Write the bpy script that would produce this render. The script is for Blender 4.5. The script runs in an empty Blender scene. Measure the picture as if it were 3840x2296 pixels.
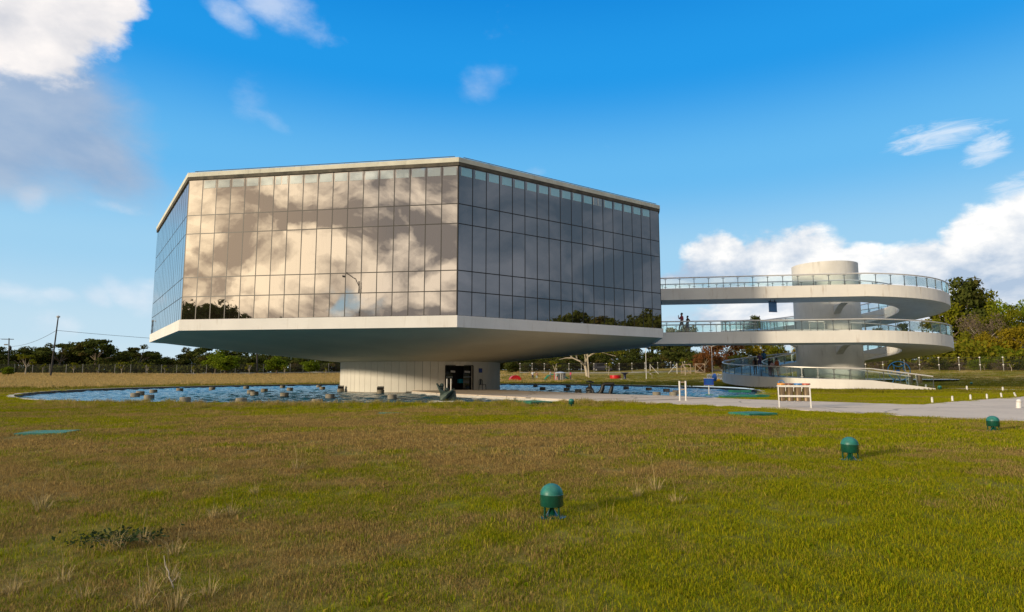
import bpy, bmesh, math, random
import numpy as np
from mathutils import Vector, Matrix, Euler

random.seed(7); RNG = np.random.default_rng(7)
S = bpy.context.scene
COL = S.collection
PI = math.pi
R = math.radians

# ------------------------------------------------------------------ camera
EYE = 1.38; FPX = 2276.0; PITCH = R(6.375); K = 3840/2482
cam = bpy.data.cameras.new('camera'); cam.lens = 36*FPX/3840; cam.sensor_width = 36
cam.clip_start = 0.05; cam.clip_end = 6000
co = bpy.data.objects.new('camera', cam); COL.objects.link(co)
co.location = (0, 0, EYE); co.rotation_euler = (PI/2+PITCH, 0, 0)
S.camera = co
S.view_settings.view_transform = 'Standard'; S.view_settings.look = 'None'
S.view_settings.exposure = 0.22; S.view_settings.gamma = 1.0
S.view_settings.use_curve_mapping = False
S.cycles.max_bounces = 8; S.cycles.transparent_max_bounces = 24
S.cycles.use_denoising = True

SUN_HEAD = 236.0      # compass heading, clockwise from +Y
SUN_EL = 10.0
SUN_E = 3.1

def ray(px, py):
    X = (px*K-1920)/FPX; U = (1148-py*K)/FPX
    c, s = math.cos(PITCH), math.sin(PITCH)
    return X, c-s*U, s+c*U
def heading_el(px, py):
    x, y, z = ray(px, py)
    return math.degrees(math.atan2(x, y)), math.degrees(math.atan2(z, math.hypot(x, y)))

# ------------------------------------------------------------------ node helper
class V:
    """a shader value with arithmetic"""
    def __init__(s, nt, sock): s.nt, s.s = nt, sock
    def _m(s, op, *a, clamp=False):
        n = s.nt.nodes.new('ShaderNodeMath'); n.operation = op; n.use_clamp = clamp
        for i, v in enumerate((s,)+a):
            if isinstance(v, V): s.nt.links.new(v.s, n.inputs[i])
            else: n.inputs[i].default_value = v
        return V(s.nt, n.outputs[0])
    def __add__(s, o): return s._m('ADD', o)
    __radd__ = __add__
    def __sub__(s, o): return s._m('SUBTRACT', o)
    def __rsub__(s, o): return (s*-1.0)+o
    def __mul__(s, o): return s._m('MULTIPLY', o)
    __rmul__ = __mul__
    def __truediv__(s, o): return s._m('DIVIDE', o)
    def mx(s, o): return s._m('MAXIMUM', o)
    def mn(s, o): return s._m('MINIMUM', o)
    def pw(s, o): return s._m('POWER', o)
    def clamp(s): return s._m('ADD', 0.0, clamp=True)
    def smooth(s, a, b):
        n = s.nt.nodes.new('ShaderNodeMapRange'); n.interpolation_type = 'SMOOTHSTEP'
        s.nt.links.new(s.s, n.inputs[0]); n.inputs[1].default_value = a; n.inputs[2].default_value = b
        return V(s.nt, n.outputs[0])
def noise(nt, vec, scale, detail=6, rough=0.55, dist=0.0, out=0):
    n = nt.nodes.new('ShaderNodeTexNoise'); n.inputs['Scale'].default_value = scale
    n.inputs['Detail'].default_value = detail; n.inputs['Roughness'].default_value = rough
    n.inputs['Distortion'].default_value = dist
    if vec is not None: nt.links.new(vec, n.inputs['Vector'])
    return V(nt, n.outputs[out])
def mapping(nt, vec, scale=(1,1,1), loc=(0,0,0), rot=(0,0,0)):
    n = nt.nodes.new('ShaderNodeMapping'); nt.links.new(vec, n.inputs[0])
    n.inputs['Scale'].default_value = scale; n.inputs['Location'].default_value = loc; n.inputs['Rotation'].default_value = rot
    return n.outputs[0]
def rgb(c): return (c[0], c[1], c[2], 1.0)
def mixc(nt, fac, a, b):
    n = nt.nodes.new('ShaderNodeMix'); n.data_type = 'RGBA'
    for i, v in ((0, fac), (6, a), (7, b)):
        if isinstance(v, V): nt.links.new(v.s, n.inputs[i])
        elif hasattr(v, 'is_output'): nt.links.new(v, n.inputs[i])
        elif isinstance(v, (int, float)): n.inputs[i].default_value = v
        else: n.inputs[i].default_value = rgb(v)
    return n.outputs[2]

# ------------------------------------------------------------------ sky and sun
w = bpy.data.worlds.new('World'); S.world = w; w.use_nodes = True
nt = w.node_tree; nt.nodes.clear()
tc = nt.nodes.new('ShaderNodeTexCoord'); DIR = tc.outputs['Generated']
sep = nt.nodes.new('ShaderNodeSeparateXYZ'); nt.links.new(DIR, sep.inputs[0])
dx, dy, dz = (V(nt, sep.outputs[i]) for i in range(3))
HEAD = dx._m('ARCTAN2', dy)*(180/PI)             # -180..180, clockwise from +Y
ELEV = dz._m('ARCSINE')*(180/PI)
sky = nt.nodes.new('ShaderNodeTexSky'); sky.sky_type = 'NISHITA'; sky.sun_disc = False
sky.sun_elevation = R(SUN_EL); sky.sun_rotation = R(SUN_HEAD); sky.altitude = 30
sky.air_density = 1.0; sky.dust_density = 0.6; sky.ozone_density = 2.0
ramp = nt.nodes.new('ShaderNodeValToRGB')
nt.links.new((ELEV/60.0).clamp().s, ramp.inputs[0])
cr = ramp.color_ramp; cr.interpolation = 'EASE'
stops = [(0.0, (.66,.80,.88)), (.06, (.54,.74,.88)), (.17, (.35,.64,.88)), (.30, (.135,.49,.88)), (.45, (.014,.32,.82)), (.62, (.001,.225,.70)), (1.0, (.002,.15,.52))]
while len(cr.elements) < len(stops): cr.elements.new(0.5)
for e, (p, c) in zip(cr.elements, stops): e.position = p; e.color = rgb([v*.88 for v in c])
base = nt.nodes.new('ShaderNodeVectorMath'); base.operation = 'SCALE'; base.inputs[3].default_value = 10.0
nt.links.new(ramp.outputs[0], base.inputs[0])
color = mixc(nt, 0.05, base.outputs[0], sky.outputs[0])

cl_vec = mapping(nt, DIR, (1, 1, 1.7))
n_big = noise(nt, cl_vec, 5.5, 9, .56, .25)
n_edge = noise(nt, cl_vec, 16.0, 8, .62, .1)
# the same cloud field a little nearer the sun: where it is thinner there, the cloud is lit
sh, ch = math.sin(R(SUN_HEAD)), math.cos(R(SUN_HEAD))
lit_vec = mapping(nt, DIR, (1, 1, 1.7), (0.035*sh, 0.035*ch, 0.05))
n_lit = noise(nt, lit_vec, 5.5, 9, .56, .25)
FBM = n_big*0.62 + n_edge*0.38 - 0.5
def blob(px, py, rx, ry, rot=0.0, weight=1.0, deg=False):
    h, e = (px, py) if deg else heading_el(px, py)
    kx = 1.0 if deg else 0.0389*math.cos(R(abs(h)))**1.2
    rx, ry = rx*kx, ry*(1.0 if deg else .0389*.9)
    a = (HEAD - h)*math.cos(R(e)); b = ELEV - e
    c, s = math.cos(R(rot)), math.sin(R(rot))
    u = (a*c + b*s)/rx; v = (b*c - a*s)/ry
    return (1.0 - (u*u + v*v))*weight
def blobs(lst, **k):
    f = None
    for b in lst:
        q = blob(*b, **k); f = q if f is None else f.mx(q)
    return f.mx(-3.0)
def layer(col, dens, bright, dark, shade, gain=9.2):
    n = nt.nodes.new('ShaderNodeVectorMath'); n.operation = 'SCALE'; n.inputs[3].default_value = gain
    nt.links.new(mixc(nt, shade, dark, bright), n.inputs[0])
    return mixc(nt, dens, col, n.outputs[0])
SHADE = ((n_big - n_lit)*2.6 + 0.62 + (n_edge-.5)*.5).clamp()
# thin cirrus and small fair-weather puffs
wisp = blobs([(680, 22, 130, 50, -25), (1292, 416, 30, 18), (560, 40, 70, 30, -30),
              (40, 708, 85, 24, -8), (135, 715, 60, 16), (300, 715, 60, 26, -30), (355, 722, 55, 40), (125, 790, 60, 32), (285, 500, 90, 16, -5), (235, 715, 40, 24, -30), (75, 480, 40, 30)])
color = layer(color, (wisp.mx(-1.2)*.6 + FBM*4.8).smooth(-.15, 1.35)*.52, (.86,.88,.92), (.52,.62,.78), SHADE)
puff = blobs([(608, 240, 62, 66, -25), (650, 285, 66, 26, -30), (1178, 204, 60, 44, 20, .5)])
color = layer(color, (puff*.8 + FBM*4.4).smooth(-.05, 1.6)*.34, (.80,.84,.90), (.55,.65,.80), SHADE)
ci_vec = mapping(nt, DIR, (7, 7, 30), rot=(0, R(8), 0))
ci = noise(nt, ci_vec, 2.4, 8, .66, .8) - .5
cirr = blobs([(2275, 328, 120, 34, 5), (2392, 360, 60, 32, 25), (2455, 462, 70, 36, 20)])
color = layer(color, (cirr*1.0 + ci*3.6).smooth(-.05, 1.5)*.62, (.92,.93,.95), (.74,.80,.90), SHADE)
# the large cloud at upper left: white head, thin grey-blue veil below it
veil = blobs([(60, 250, 330, 190, -25), (190, 350, 250, 95, -32), (0, 300, 260, 170)])
color = layer(color, (veil*1.1 + FBM*1.6).smooth(-.15, .95)*.80, (.44,.49,.60), (.27,.36,.53), SHADE)
headc = blobs([(10, 40, 260, 130, 0), (130, 20, 170, 85), (230, 10, 110, 45, 15), (60, 110, 160, 70)])
color = layer(color, (headc*1.2 + FBM*4.2).smooth(-.05, .75), (.98,.93,.90), (.58,.60,.66), SHADE)
# broken cloud added overhead, unseen above the frame, to lift the ambient light
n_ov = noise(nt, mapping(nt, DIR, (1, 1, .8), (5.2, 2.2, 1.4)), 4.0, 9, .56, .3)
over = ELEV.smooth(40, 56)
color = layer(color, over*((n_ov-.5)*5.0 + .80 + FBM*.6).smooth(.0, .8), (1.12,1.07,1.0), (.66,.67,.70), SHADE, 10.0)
# cumulus bank low on the right
bank = blobs([(1730, 660, 120, 95), (1930, 640, 150, 125), (2080, 660, 130, 80), (2200, 650, 120, 75), (2330, 690, 190, 110), (2430, 620, 150, 120), (2520, 580, 130, 130), (1650, 690, 90, 50), (2000, 760, 430, 75),
              (2650, 640, 200, 140)])
color = layer(color, (bank*1.4 + FBM*4.8).smooth(.02, .70), (1.0,.985,.96), (.42,.53,.68), ((n_big-n_lit)*4.2 + (n_edge-.5)*1.0 + (ELEV-3.0)*.055 + .24).clamp())
# broken warm deck round the low sun, left and behind the camera (what the long facade mirrors)
deck = blobs([(-132, 16, 46, 30), (-155, 10, 40, 22), (-110, 14, 30, 24), (178, 14, 40, 20), (-135, 48, 60, 22)], deg=True)
n_d = noise(nt, mapping(nt, DIR, (1, 1, 1.35)), 7.5, 9, .54, .5)
n_d2 = noise(nt, mapping(nt, DIR, (1, 1, 1.35), (0.035*sh, .035*ch, .03)), 7.5, 9, .54, .5)
warm = ((n_d - n_d2)*4.6 + .50 + (n_edge-.5)*.7 + (n_d-.5)*2.4).clamp()
near = blob(-128, 11, 22, 15, deg=True).clamp()
n_cov = noise(nt, mapping(nt, DIR, (1, 1, 1.3), (3.1, 1.7, .4)), 6.0, 8, .55, .4)
color = layer(color, (deck*1.2 + (n_cov-.5)*6.5 + .12).smooth(-.25, .6), mixc(nt, near, (1.20,1.04,.84), (1.75,1.44,1.0)), mixc(nt, near, (.30,.275,.26), (.62,.49,.36)), warm, 9.8)
# heavy slate cloud away to the right (what the shaded facade mirrors)
rain = blobs([(105, 15, 42, 26), (125, 10, 36, 22), (90, 20, 26, 22)], deg=True)
color = layer(color, (rain*1.5 + FBM*1.6).smooth(-.1, .7), (.23,.27,.34), (.085,.13,.19), ((n_d-.5)*3.4+(n_edge-.5)*.8+.42).clamp())
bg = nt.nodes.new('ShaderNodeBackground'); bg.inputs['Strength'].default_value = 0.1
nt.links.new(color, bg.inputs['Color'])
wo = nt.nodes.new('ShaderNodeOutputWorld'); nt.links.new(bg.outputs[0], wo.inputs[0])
w.cycles.sampling_method = 'MANUAL'; w.cycles.sample_map_resolution = 1024

sl = bpy.data.lights.new('sun', 'SUN'); sl.energy = SUN_E; sl.angle = R(2.5); sl.color = (1.0, .83, .60)
so = bpy.data.objects.new('sun', sl); COL.objects.link(so)
SD = Vector((math.sin(R(SUN_HEAD))*math.cos(R(SUN_EL)), math.cos(R(SUN_HEAD))*math.cos(R(SUN_EL)), math.sin(R(SUN_EL))))
so.rotation_euler = SD.to_track_quat('Z', 'Y').to_euler(); so.location = (-60, -20, 40)

# ------------------------------------------------------------------ mesh helpers
class MB:
    def __init__(s): s.v, s.f, s.m = [], [], []
    def add(s, vs, fs, mi=0):
        o = len(s.v); s.v += [tuple(p) for p in vs]; s.f += [tuple(i+o for i in f) for f in fs]; s.m += [mi]*len(fs); return s
    def box(s, c, d, rz=0.0, mi=0, M=None):
        hx, hy, hz = d[0]/2, d[1]/2, d[2]/2
        vs = [Vector((x*hx, y*hy, z*hz)) for z in (-1,1) for y in (-1,1) for x in (-1,1)]
        if M is not None: vs = [M @ p for p in vs]
        elif rz: q = Matrix.Rotation(rz, 3, 'Z'); vs = [q @ p for p in vs]
        c = Vector(c); vs = [p+c for p in vs]
        return s.add(vs, [(0,2,3,1),(4,5,7,6),(0,1,5,4),(2,6,7,3),(0,4,6,2),(1,3,7,5)], mi)
    def tube(s, pts, rad, n=8, mi=0, cap=True, closed=False):
        pts = [Vector(p) for p in pts]; m = len(pts)
        rads = rad if isinstance(rad, (list, tuple)) else [rad]*m
        vs = []; up = None
        for i, p in enumerate(pts):
            a = pts[(i-1) % m] if (closed or i > 0) else pts[i]; b = pts[(i+1) % m] if (closed or i < m-1) else pts[i]
            t = (b-a).normalized()
            if up is None: up = Vector((0,0,1)) if abs(t.z) < .9 else Vector((1,0,0))
            x = t.cross(up)
            if x.length < 1e-4: x = t.cross(Vector((0,1,0)))
            x.normalize(); y = x.cross(t); up = y
            for k in range(n):
                a2 = 2*PI*k/n; vs.append(p + (x*math.cos(a2)+y*math.sin(a2))*rads[i])
        fs = []
        for i in range(m if closed else m-1):
            j = (i+1) % m
            for k in range(n):
                k2 = (k+1) % n; fs.append((i*n+k, i*n+k2, j*n+k2, j*n+k))
        if cap and not closed: fs += [tuple(range(n))[::-1], tuple((m-1)*n+k for k in range(n))]
        return s.add(vs, fs, mi)
    def lathe(s, prof, n=20, c=(0,0,0), mi=0):
        vs = [(c[0]+r*math.cos(2*PI*k/n), c[1]+r*math.sin(2*PI*k/n), c[2]+z) for r, z in prof for k in range(n)]
        fs = []
        for i in range(len(prof)-1):
            for k in range(n):
                k2 = (k+1) % n; fs.append((i*n+k, i*n+k2, (i+1)*n+k2, (i+1)*n+k))
        fs += [tuple(range(n))[::-1], tuple((len(prof)-1)*n+k for k in range(n))]
        return s.add(vs, fs, mi)
    def prism(s, poly, z0, z1, mi=0, mtop=None):
        n = len(poly)
        a = sum(poly[i][0]*poly[(i+1) % n][1]-poly[(i+1) % n][0]*poly[i][1] for i in range(n))
        if a < 0: poly = poly[::-1]
        vs = [(p[0], p[1], z0) for p in poly]+[(p[0], p[1], z1) for p in poly]
        s.add(vs, [tuple(range(n))[::-1]]+[(i, (i+1) % n, n+(i+1) % n, n+i) for i in range(n)], mi)
        o = len(s.v)-2*n; s.f.append(tuple(o+n+i for i in range(n))); s.m.append(mi if mtop is None else mtop); return s
    def mesh(s, name, mats, smooth=False):
        me = bpy.data.meshes.new(name); me.from_pydata(s.v, [], s.f)
        for m in (mats if isinstance(mats, (list, tuple)) else [mats]): me.materials.append(m)
        if any(s.m): me.polygons.foreach_set('material_index', s.m)
        if smooth:
            me.polygons.foreach_set('use_smooth', [True]*len(s.f))
            try: me.set_sharp_from_angle(angle=R(40))
            except Exception: pass
        me.update(); return me
def obj(name, me, parent=None, loc=(0,0,0), rot=(0,0,0), scale=(1,1,1)):
    o = bpy.data.objects.new(name, me); COL.objects.link(o); o.location = loc; o.rotation_euler = rot; o.scale = scale
    if parent is not None: o.parent = parent
    return o
def part(name, mb, mat, parent, loc=(0,0,0), rot=(0,0,0), smooth=False):
    return obj(name, mb.mesh(name, mat, smooth) if isinstance(mb, MB) else mb, parent, loc, rot)
def tag(o, label=None, cat=None, group=None, kind=None):
    for k, v in (('label', label), ('category', cat), ('group', group), ('kind', kind)):
        if v: o[k] = v
    return o
def thing(name, label, cat, loc=(0,0,0), rz=0.0, group=None, scale=1.0):
    o = obj(name, None, None, loc, (0,0,rz), (scale,)*3); o.empty_display_size = .3
    return tag(o, label, cat, group)
def copy_tree(o, loc=None, rot=None, scale=None, label=None, group=None, parent=None):
    c = o.copy(); COL.objects.link(c)
    if parent is not None: c.parent = parent
    for ch in list(o.children): copy_tree(ch, parent=c)
    if loc is not None: c.location = loc
    if rot is not None: c.rotation_euler = rot
    if scale is not None: c.scale = scale
    if label: c['label'] = label
    if group: c['group'] = group
    return c

# ------------------------------------------------------------------ materials
def pbr(name, col, rough=.6, var=0.0, scale=6.0, bump=0.0, metal=0.0, spec=.5, streak=None, obrand=0.0, bscale=None, col2=None, coat=0.0):
    m = bpy.data.materials.new(name); m.use_nodes = True; t = m.node_tree
    b = t.nodes['Principled BSDF']; b.inputs['Roughness'].default_value = rough; b.inputs['Metallic'].default_value = metal
    b.inputs['Specular IOR Level'].default_value = spec; b.inputs['Coat Weight'].default_value = coat
    cd = t.nodes.new('ShaderNodeTexCoord').outputs['Object']
    c = None
    if var or col2:
        f = (noise(t, cd, scale, 8, .6)-.5)*2.2+.5
        lo = [v*(1-var) for v in col] if col2 is None else col2
        hi = [min(1, v*(1+var)) for v in col] if col2 is None else col
        c = mixc(t, f.clamp(), lo, hi)
    if streak:        # rain streaks running down: (colour, amount, horizontal scale)
        sv = mapping(t, cd, (streak[2], streak[2], .16))
        f = (noise(t, sv, 2.4, 6, .6)).smooth(.52, .80)*noise(t, cd, .8, 3, .5).smooth(.35, .65)*streak[1]
        c = mixc(t, f, c if c is not None else col, streak[0])
    if obrand:
        oi = t.nodes.new('ShaderNodeObjectInfo'); f = V(t, oi.outputs['Random'])
        c = mixc(t, f, mixc(t, obrand, c if c is not None else col, (0,0,0)), c if c is not None else col)
    if c is not None: t.links.new(c, b.inputs['Base Color'])
    else: b.inputs['Base Color'].default_value = rgb(col)
    if bump:
        bn = t.nodes.new('ShaderNodeBump'); bn.inputs['Strength'].default_value = bump; bn.inputs['Distance'].default_value = .02
        t.links.new(noise(t, cd, bscale or scale*4, 6, .6).s, bn.inputs['Height']); t.links.new(bn.outputs[0], b.inputs['Normal'])
    return m
M = {}
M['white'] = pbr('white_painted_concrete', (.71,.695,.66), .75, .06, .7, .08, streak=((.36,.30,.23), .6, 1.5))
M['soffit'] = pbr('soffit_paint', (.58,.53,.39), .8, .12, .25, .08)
M['parapet'] = pbr('weathered_parapet', (.60,.59,.50), .85, .16, 1.2, .25, streak=((.20,.19,.15), .55, 2.0))
M['mould'] = pbr('mouldy_edge', (.035,.036,.030), .9, .5, 2.0, .5, col2=(.15,.13,.10))
M['roof'] = pbr('roof_membrane', (.35,.35,.34), .9, .2, 2)
M['drumwall'] = pbr('wall_panel_paint', (.74,.71,.63), .7, .06, 1.0, .08, streak=((.52,.45,.33), .4, 2.2), obrand=.06)
M['mullion'] = pbr('dark_mullion', (.022,.020,.018), .45)
M['black'] = pbr('black_interior', (.006,.006,.007), .7)
M['concrete'] = pbr('tower_concrete', (.64,.62,.57), .8, .12, .6, .15, streak=((.28,.24,.19), .8, 1.0))
M['rampwhite'] = pbr('ramp_white_paint', (.72,.70,.66), .75, .08, .45, .10, streak=((.34,.26,.18), .85, 1.3))
M['deck_sky_blue'] = pbr('ramp_floor_painted_sky', (.18,.34,.50), .45, .15, 2.0)  # pale floor paint; the blue of the reflected sky is put into its colour
M['steel'] = pbr('brushed_steel', (.55,.55,.54), .35, .1, 8, metal=.9)
M['darksteel'] = pbr('rail_post_steel', (.13,.14,.14), .4, metal=.6)
M['handrail'] = pbr('handrail_metal', (.66,.64,.60), .4, .08, 3, metal=.35)
M['plinth'] = pbr('wet_concrete', (.30,.265,.20), .85, .3, 5, .3, col2=(.17,.15,.11))
M['bluegreen'] = pbr('green_enamel', (.003,.060,.040), .2, .25, 7, .05, spec=.6, coat=.5)
M['dome_faded_sky'] = pbr('faded_sky_tinted_green_enamel', (.016,.16,.13), .45, .3, 9, .1)  # faded enamel, lightened as well by sky reflection put into the colour
M['hatch'] = pbr('green_hatch_paint', (.015,.17,.105), .6, .35, 3, .3)
M['bronze'] = pbr('green_bronze', (.035,.055,.042), .5, .4, 4, .3, metal=.35)
M['darkbronze'] = pbr('dark_bronze', (.018,.017,.015), .5, .4, 4, .3, metal=.3)
M['whitepaint'] = pbr('white_paint', (.66,.65,.62), .5, .10, 5)
M['wood'] = pbr('grey_wood', (.30,.23,.16), .85, .3, 4, .3)
M['bark'] = pbr('bark', (.16,.125,.09), .95, .35, 3, .5)
M['palebark'] = pbr('pale_bark', (.42,.36,.27), .9, .3, 2.5, .4)
M['pole'] = pbr('tarred_pole', (.035,.032,.03), .8, .3, 3)
M['bluesign'] = pbr('blue_sign', (.014,.05,.32), .4, .1, 3)
M['steelbin'] = pbr('stainless_bin', (.33,.25,.17), .36, .2, 5, metal=.75)
for k, c in dict(orange=(.75,.28,.02), brown=(.16,.05,.03), blue=(.01,.17,.48), red=(.50,.10,.06), yellow=(.75,.42,.02), redpaint=(.50,.008,.012), greenpaint=(.01,.22,.13), navy=(.01,.015,.05), cyan=(.0,.22,.55),
                 domeblue=(.008,.11,.48), palegrey=(.5,.5,.5), tealw=(.01,.27,.42)).items(): M[k] = pbr(k+'_paint', c, .4, .1, 4)
M['fencepost'] = pbr('fence_post', (.22,.22,.205), .8, .2, 3)
M['wire'] = pbr('fence_wire', (.03,.03,.028), .7)
M['kerb'] = pbr('kerb_concrete', (.50,.48,.44), .85, .2, 1.5, .2)
M['poolwall'] = pbr('pool_wall', (.075,.075,.072), .8, .4, 1.2, .2)

# tinted mirror glass, with dirt runs and a slight wave in every pane
def mirror_glass(name, tint, dirt):
    m = bpy.data.materials.new(name); m.use_nodes = True; t = m.node_tree; t.nodes.clear()
    cd = t.nodes.new('ShaderNodeTexCoord').outputs['Object']
    oi = t.nodes.new('ShaderNodeObjectInfo'); rnd = V(t, oi.outputs['Random'])
    off = t.nodes.new('ShaderNodeCombineXYZ'); t.links.new((rnd*37.0).s, off.inputs[0]); t.links.new((rnd*11.0).s, off.inputs[1])
    ad = t.nodes.new('ShaderNodeVectorMath'); t.links.new(cd, ad.inputs[0]); t.links.new(off.outputs[0], ad.inputs[1])
    gl = t.nodes.new('ShaderNodeBsdfGlossy'); gl.inputs['Roughness'].default_value = .015
    lw = t.nodes.new('ShaderNodeLayerWeight'); lw.inputs[0].default_value = .5
    t.links.new(mixc(t, V(t, lw.outputs['Facing']).pw(5.0), mixc(t, rnd, [v*.93 for v in tint], tint), (.86,.95,1.0)), gl.inputs['Color'])
    bn = t.nodes.new('ShaderNodeBump'); bn.inputs['Strength'].default_value = .10; bn.inputs['Distance'].default_value = .02
    t.links.new(noise(t, ad.outputs[0], .9, 2, .4).s, bn.inputs['Height']); t.links.new(bn.outputs[0], gl.inputs['Normal'])
    df = t.nodes.new('ShaderNodeBsdfDiffuse'); df.inputs['Color'].default_value = rgb(dirt)
    sv = mapping(t, ad.outputs[0], (9, 9, .35))
    f = noise(t, sv, 1.6, 5, .6).smooth(.55, .85)*.16 + .05
    mx = t.nodes.new('ShaderNodeMixShader'); t.links.new(f.s, mx.inputs[0]); t.links.new(gl.outputs[0], mx.inputs[1]); t.links.new(df.outputs[0], mx.inputs[2])
    o = t.nodes.new('ShaderNodeOutputMaterial'); t.links.new(mx.outputs[0], o.inputs[0]); return m
M['glass'] = mirror_glass('bronze_mirror_glass', (.62,.575,.53), (.15,.11,.08))
def painted_sky_window(name, col, k):  # opaque pane; sky seen through the glass is put in as diffuse colour
    m = bpy.data.materials.new(name); m.use_nodes = True; t = m.node_tree; t.nodes.clear()
    gl = t.nodes.new('ShaderNodeBsdfGlossy'); gl.inputs['Roughness'].default_value = .02; gl.inputs['Color'].default_value = (.62,.66,.66,1)
    df = t.nodes.new('ShaderNodeBsdfDiffuse'); df.inputs['Color'].default_value = rgb(col)
    mx = t.nodes.new('ShaderNodeMixShader'); mx.inputs[0].default_value = k
    t.links.new(gl.outputs[0], mx.inputs[1]); t.links.new(df.outputs[0], mx.inputs[2])
    o = t.nodes.new('ShaderNodeOutputMaterial'); t.links.new(mx.outputs[0], o.inputs[0]); return m
M['clerestory'] = painted_sky_window('clerestory_pale_painted_sky', (.50,.58,.58), .38); M['clerestory2'] = painted_sky_window('clerestory_blue_painted_sky', (.42,.80,.92), .62)  # sky light through the windows painted in, a separate colour for each facade
def rail_glass():
    m = bpy.data.materials.new('rail_glass'); m.use_nodes = True; t = m.node_tree; t.nodes.clear()
    tr = t.nodes.new('ShaderNodeBsdfTransparent'); tr.inputs[0].default_value = (.93,.975,.968,1)
    gl = t.nodes.new('ShaderNodeBsdfGlossy'); gl.inputs['Roughness'].default_value = .03; gl.inputs['Color'].default_value = (.85,.95,.95,1)
    fr = t.nodes.new('ShaderNodeLayerWeight'); fr.inputs[0].default_value = .28
    mx = t.nodes.new('ShaderNodeMixShader'); t.links.new((V(t, fr.outputs['Fresnel'])*.55+.02).clamp().s, mx.inputs[0])
    t.links.new(tr.outputs[0], mx.inputs[1]); t.links.new(gl.outputs[0], mx.inputs[2])
    o = t.nodes.new('ShaderNodeOutputMaterial'); t.links.new(mx.outputs[0], o.inputs[0]); return m
M['railglass'] = rail_glass()
def water_mat():
    m = bpy.data.materials.new('pool_water'); m.use_nodes = True; t = m.node_tree
    b = t.nodes['Principled BSDF']; b.inputs['Base Color'].default_value = (.010,.125,.215,1); b.inputs['Roughness'].default_value = .08
    b.inputs['IOR'].default_value = 1.33
    cd = t.nodes.new('ShaderNodeTexCoord').outputs['Object']
    bn = t.nodes.new('ShaderNodeBump'); bn.inputs['Strength'].default_value = 1.0; bn.inputs['Distance'].default_value = .05
    h = noise(t, cd, 5.0, 4, .6, .6)
    t.links.new(h.s, bn.inputs['Height']); t.links.new(bn.outputs[0], b.inputs['Normal']); return m
M['water'] = water_mat()

# lawn colours: one field of dead and living grass in world metres, shared by the soil sheet and the blades
def lawn_fields(t, pos):
    p = mapping(t, pos, (.16, .30, 0))
    a = noise(t, p, 1.0, 6, .6, .3)
    sp = t.nodes.new('ShaderNodeSeparateXYZ'); t.links.new(pos, sp.inputs[0])
    x, y = V(t, sp.outputs[0]), V(t, sp.outputs[1])
    def hump(cx, cy, rx, ry): u = (x-cx)/rx; v = (y-cy)/ry; return (1.0-(u*u+v*v)).mx(0.0)
    dead = hump(-6, 11, 10, 10)*.26 + hump(-4, 17, 14, 8)*.30 + hump(1.5, 13, 7, 5)*.22 + hump(5.5, 16.5, 6, 2.6)*.25 + hump(-4.5, 5.2, 4, 2.4)*.22
    live = hump(5, 5, 6, 3.6)*.30 + hump(.5, 4.4, 2.4, 1.4)*.25 + hump(9, 13, 5, 4)*.25 + hump(4, 27, 14, 4)*.35 + hump(30, 40, 24, 18)*.25
    dry = (a-.5)*3.4 + .32 + dead - live
    f2 = noise(t, mapping(t, pos, (1,1,0)), 1.3, 5, .62)
    return (dry + (f2-.5)*2.0).clamp(), f2, y
def soil_mat():
    m = bpy.data.materials.new('lawn_soil'); m.use_nodes = True; t = m.node_tree; b = t.nodes['Principled BSDF']
    pos = t.nodes.new('ShaderNodeNewGeometry').outputs['Position']
    dry, f2, y = lawn_fields(t, pos)
    fine = noise(t, mapping(t, pos, (5, 5, 0)), 1.0, 6, .7)
    c = mixc(t, dry, (.22,.235,.010), (.32,.22,.075))
    c = mixc(t, ((fine-.5)*2.6+.45).clamp(), c, (.09,.075,.02))
    far = y.smooth(82, 100)
    c = mixc(t, far*(noise(t, mapping(t, pos, (.05,.11,0)), 1, 4, .6)).smooth(.38,.62), c, (.36,.26,.085))
    t.links.new(c, b.inputs['Base Color']); b.inputs['Roughness'].default_value = .95; b.inputs['Specular IOR Level'].default_value = .1
    bn = t.nodes.new('ShaderNodeBump'); bn.inputs['Strength'].default_value = .9; bn.inputs['Distance'].default_value = .05
    t.links.new(fine.s, bn.inputs['Height']); t.links.new(bn.outputs[0], b.inputs['Normal']); return m
M['soil'] = soil_mat()
def blade_mat(name, greens, straws, bias=0.0):
    m = bpy.data.materials.new(name); m.use_nodes = True; t = m.node_tree; t.nodes.clear()
    pos = t.nodes.new('ShaderNodeNewGeometry').outputs['Position']
    dry, f2, y = lawn_fields(t, pos)
    at = t.nodes.new('ShaderNodeAttribute'); at.attribute_name = 'bl'; rb = V(t, at.outputs['Fac'])
    k = (dry*1.25 + (rb-.5)*.8 - .1 + bias).smooth(.25, .8)
    g = mixc(t, rb, greens[0], greens[1]); s = mixc(t, ((rb*7.0)._m('FRACT')), straws[0], straws[1])
    c = mixc(t, k, g, s)
    c = mixc(t, ((rb*13.0)._m('FRACT')).smooth(.55, .95)*.42, c, (.085,.065,.02))
    d = t.nodes.new('ShaderNodeBsdfDiffuse'); t.links.new(c, d.inputs[0])
    tr = t.nodes.new('ShaderNodeBsdfTranslucent'); t.links.new(c, tr.inputs[0])
    mx = t.nodes.new('ShaderNodeMixShader'); mx.inputs[0].default_value = .35
    t.links.new(d.outputs[0], mx.inputs[1]); t.links.new(tr.outputs[0], mx.inputs[2])
    o = t.nodes.new('ShaderNodeOutputMaterial'); t.links.new(mx.outputs[0], o.inputs[0]); return m
M['blade'] = blade_mat('lawn_blade', ((.17,.24,.006), (.46,.385,.012)), ((.52,.375,.12), (.30,.19,.075)))
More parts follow.
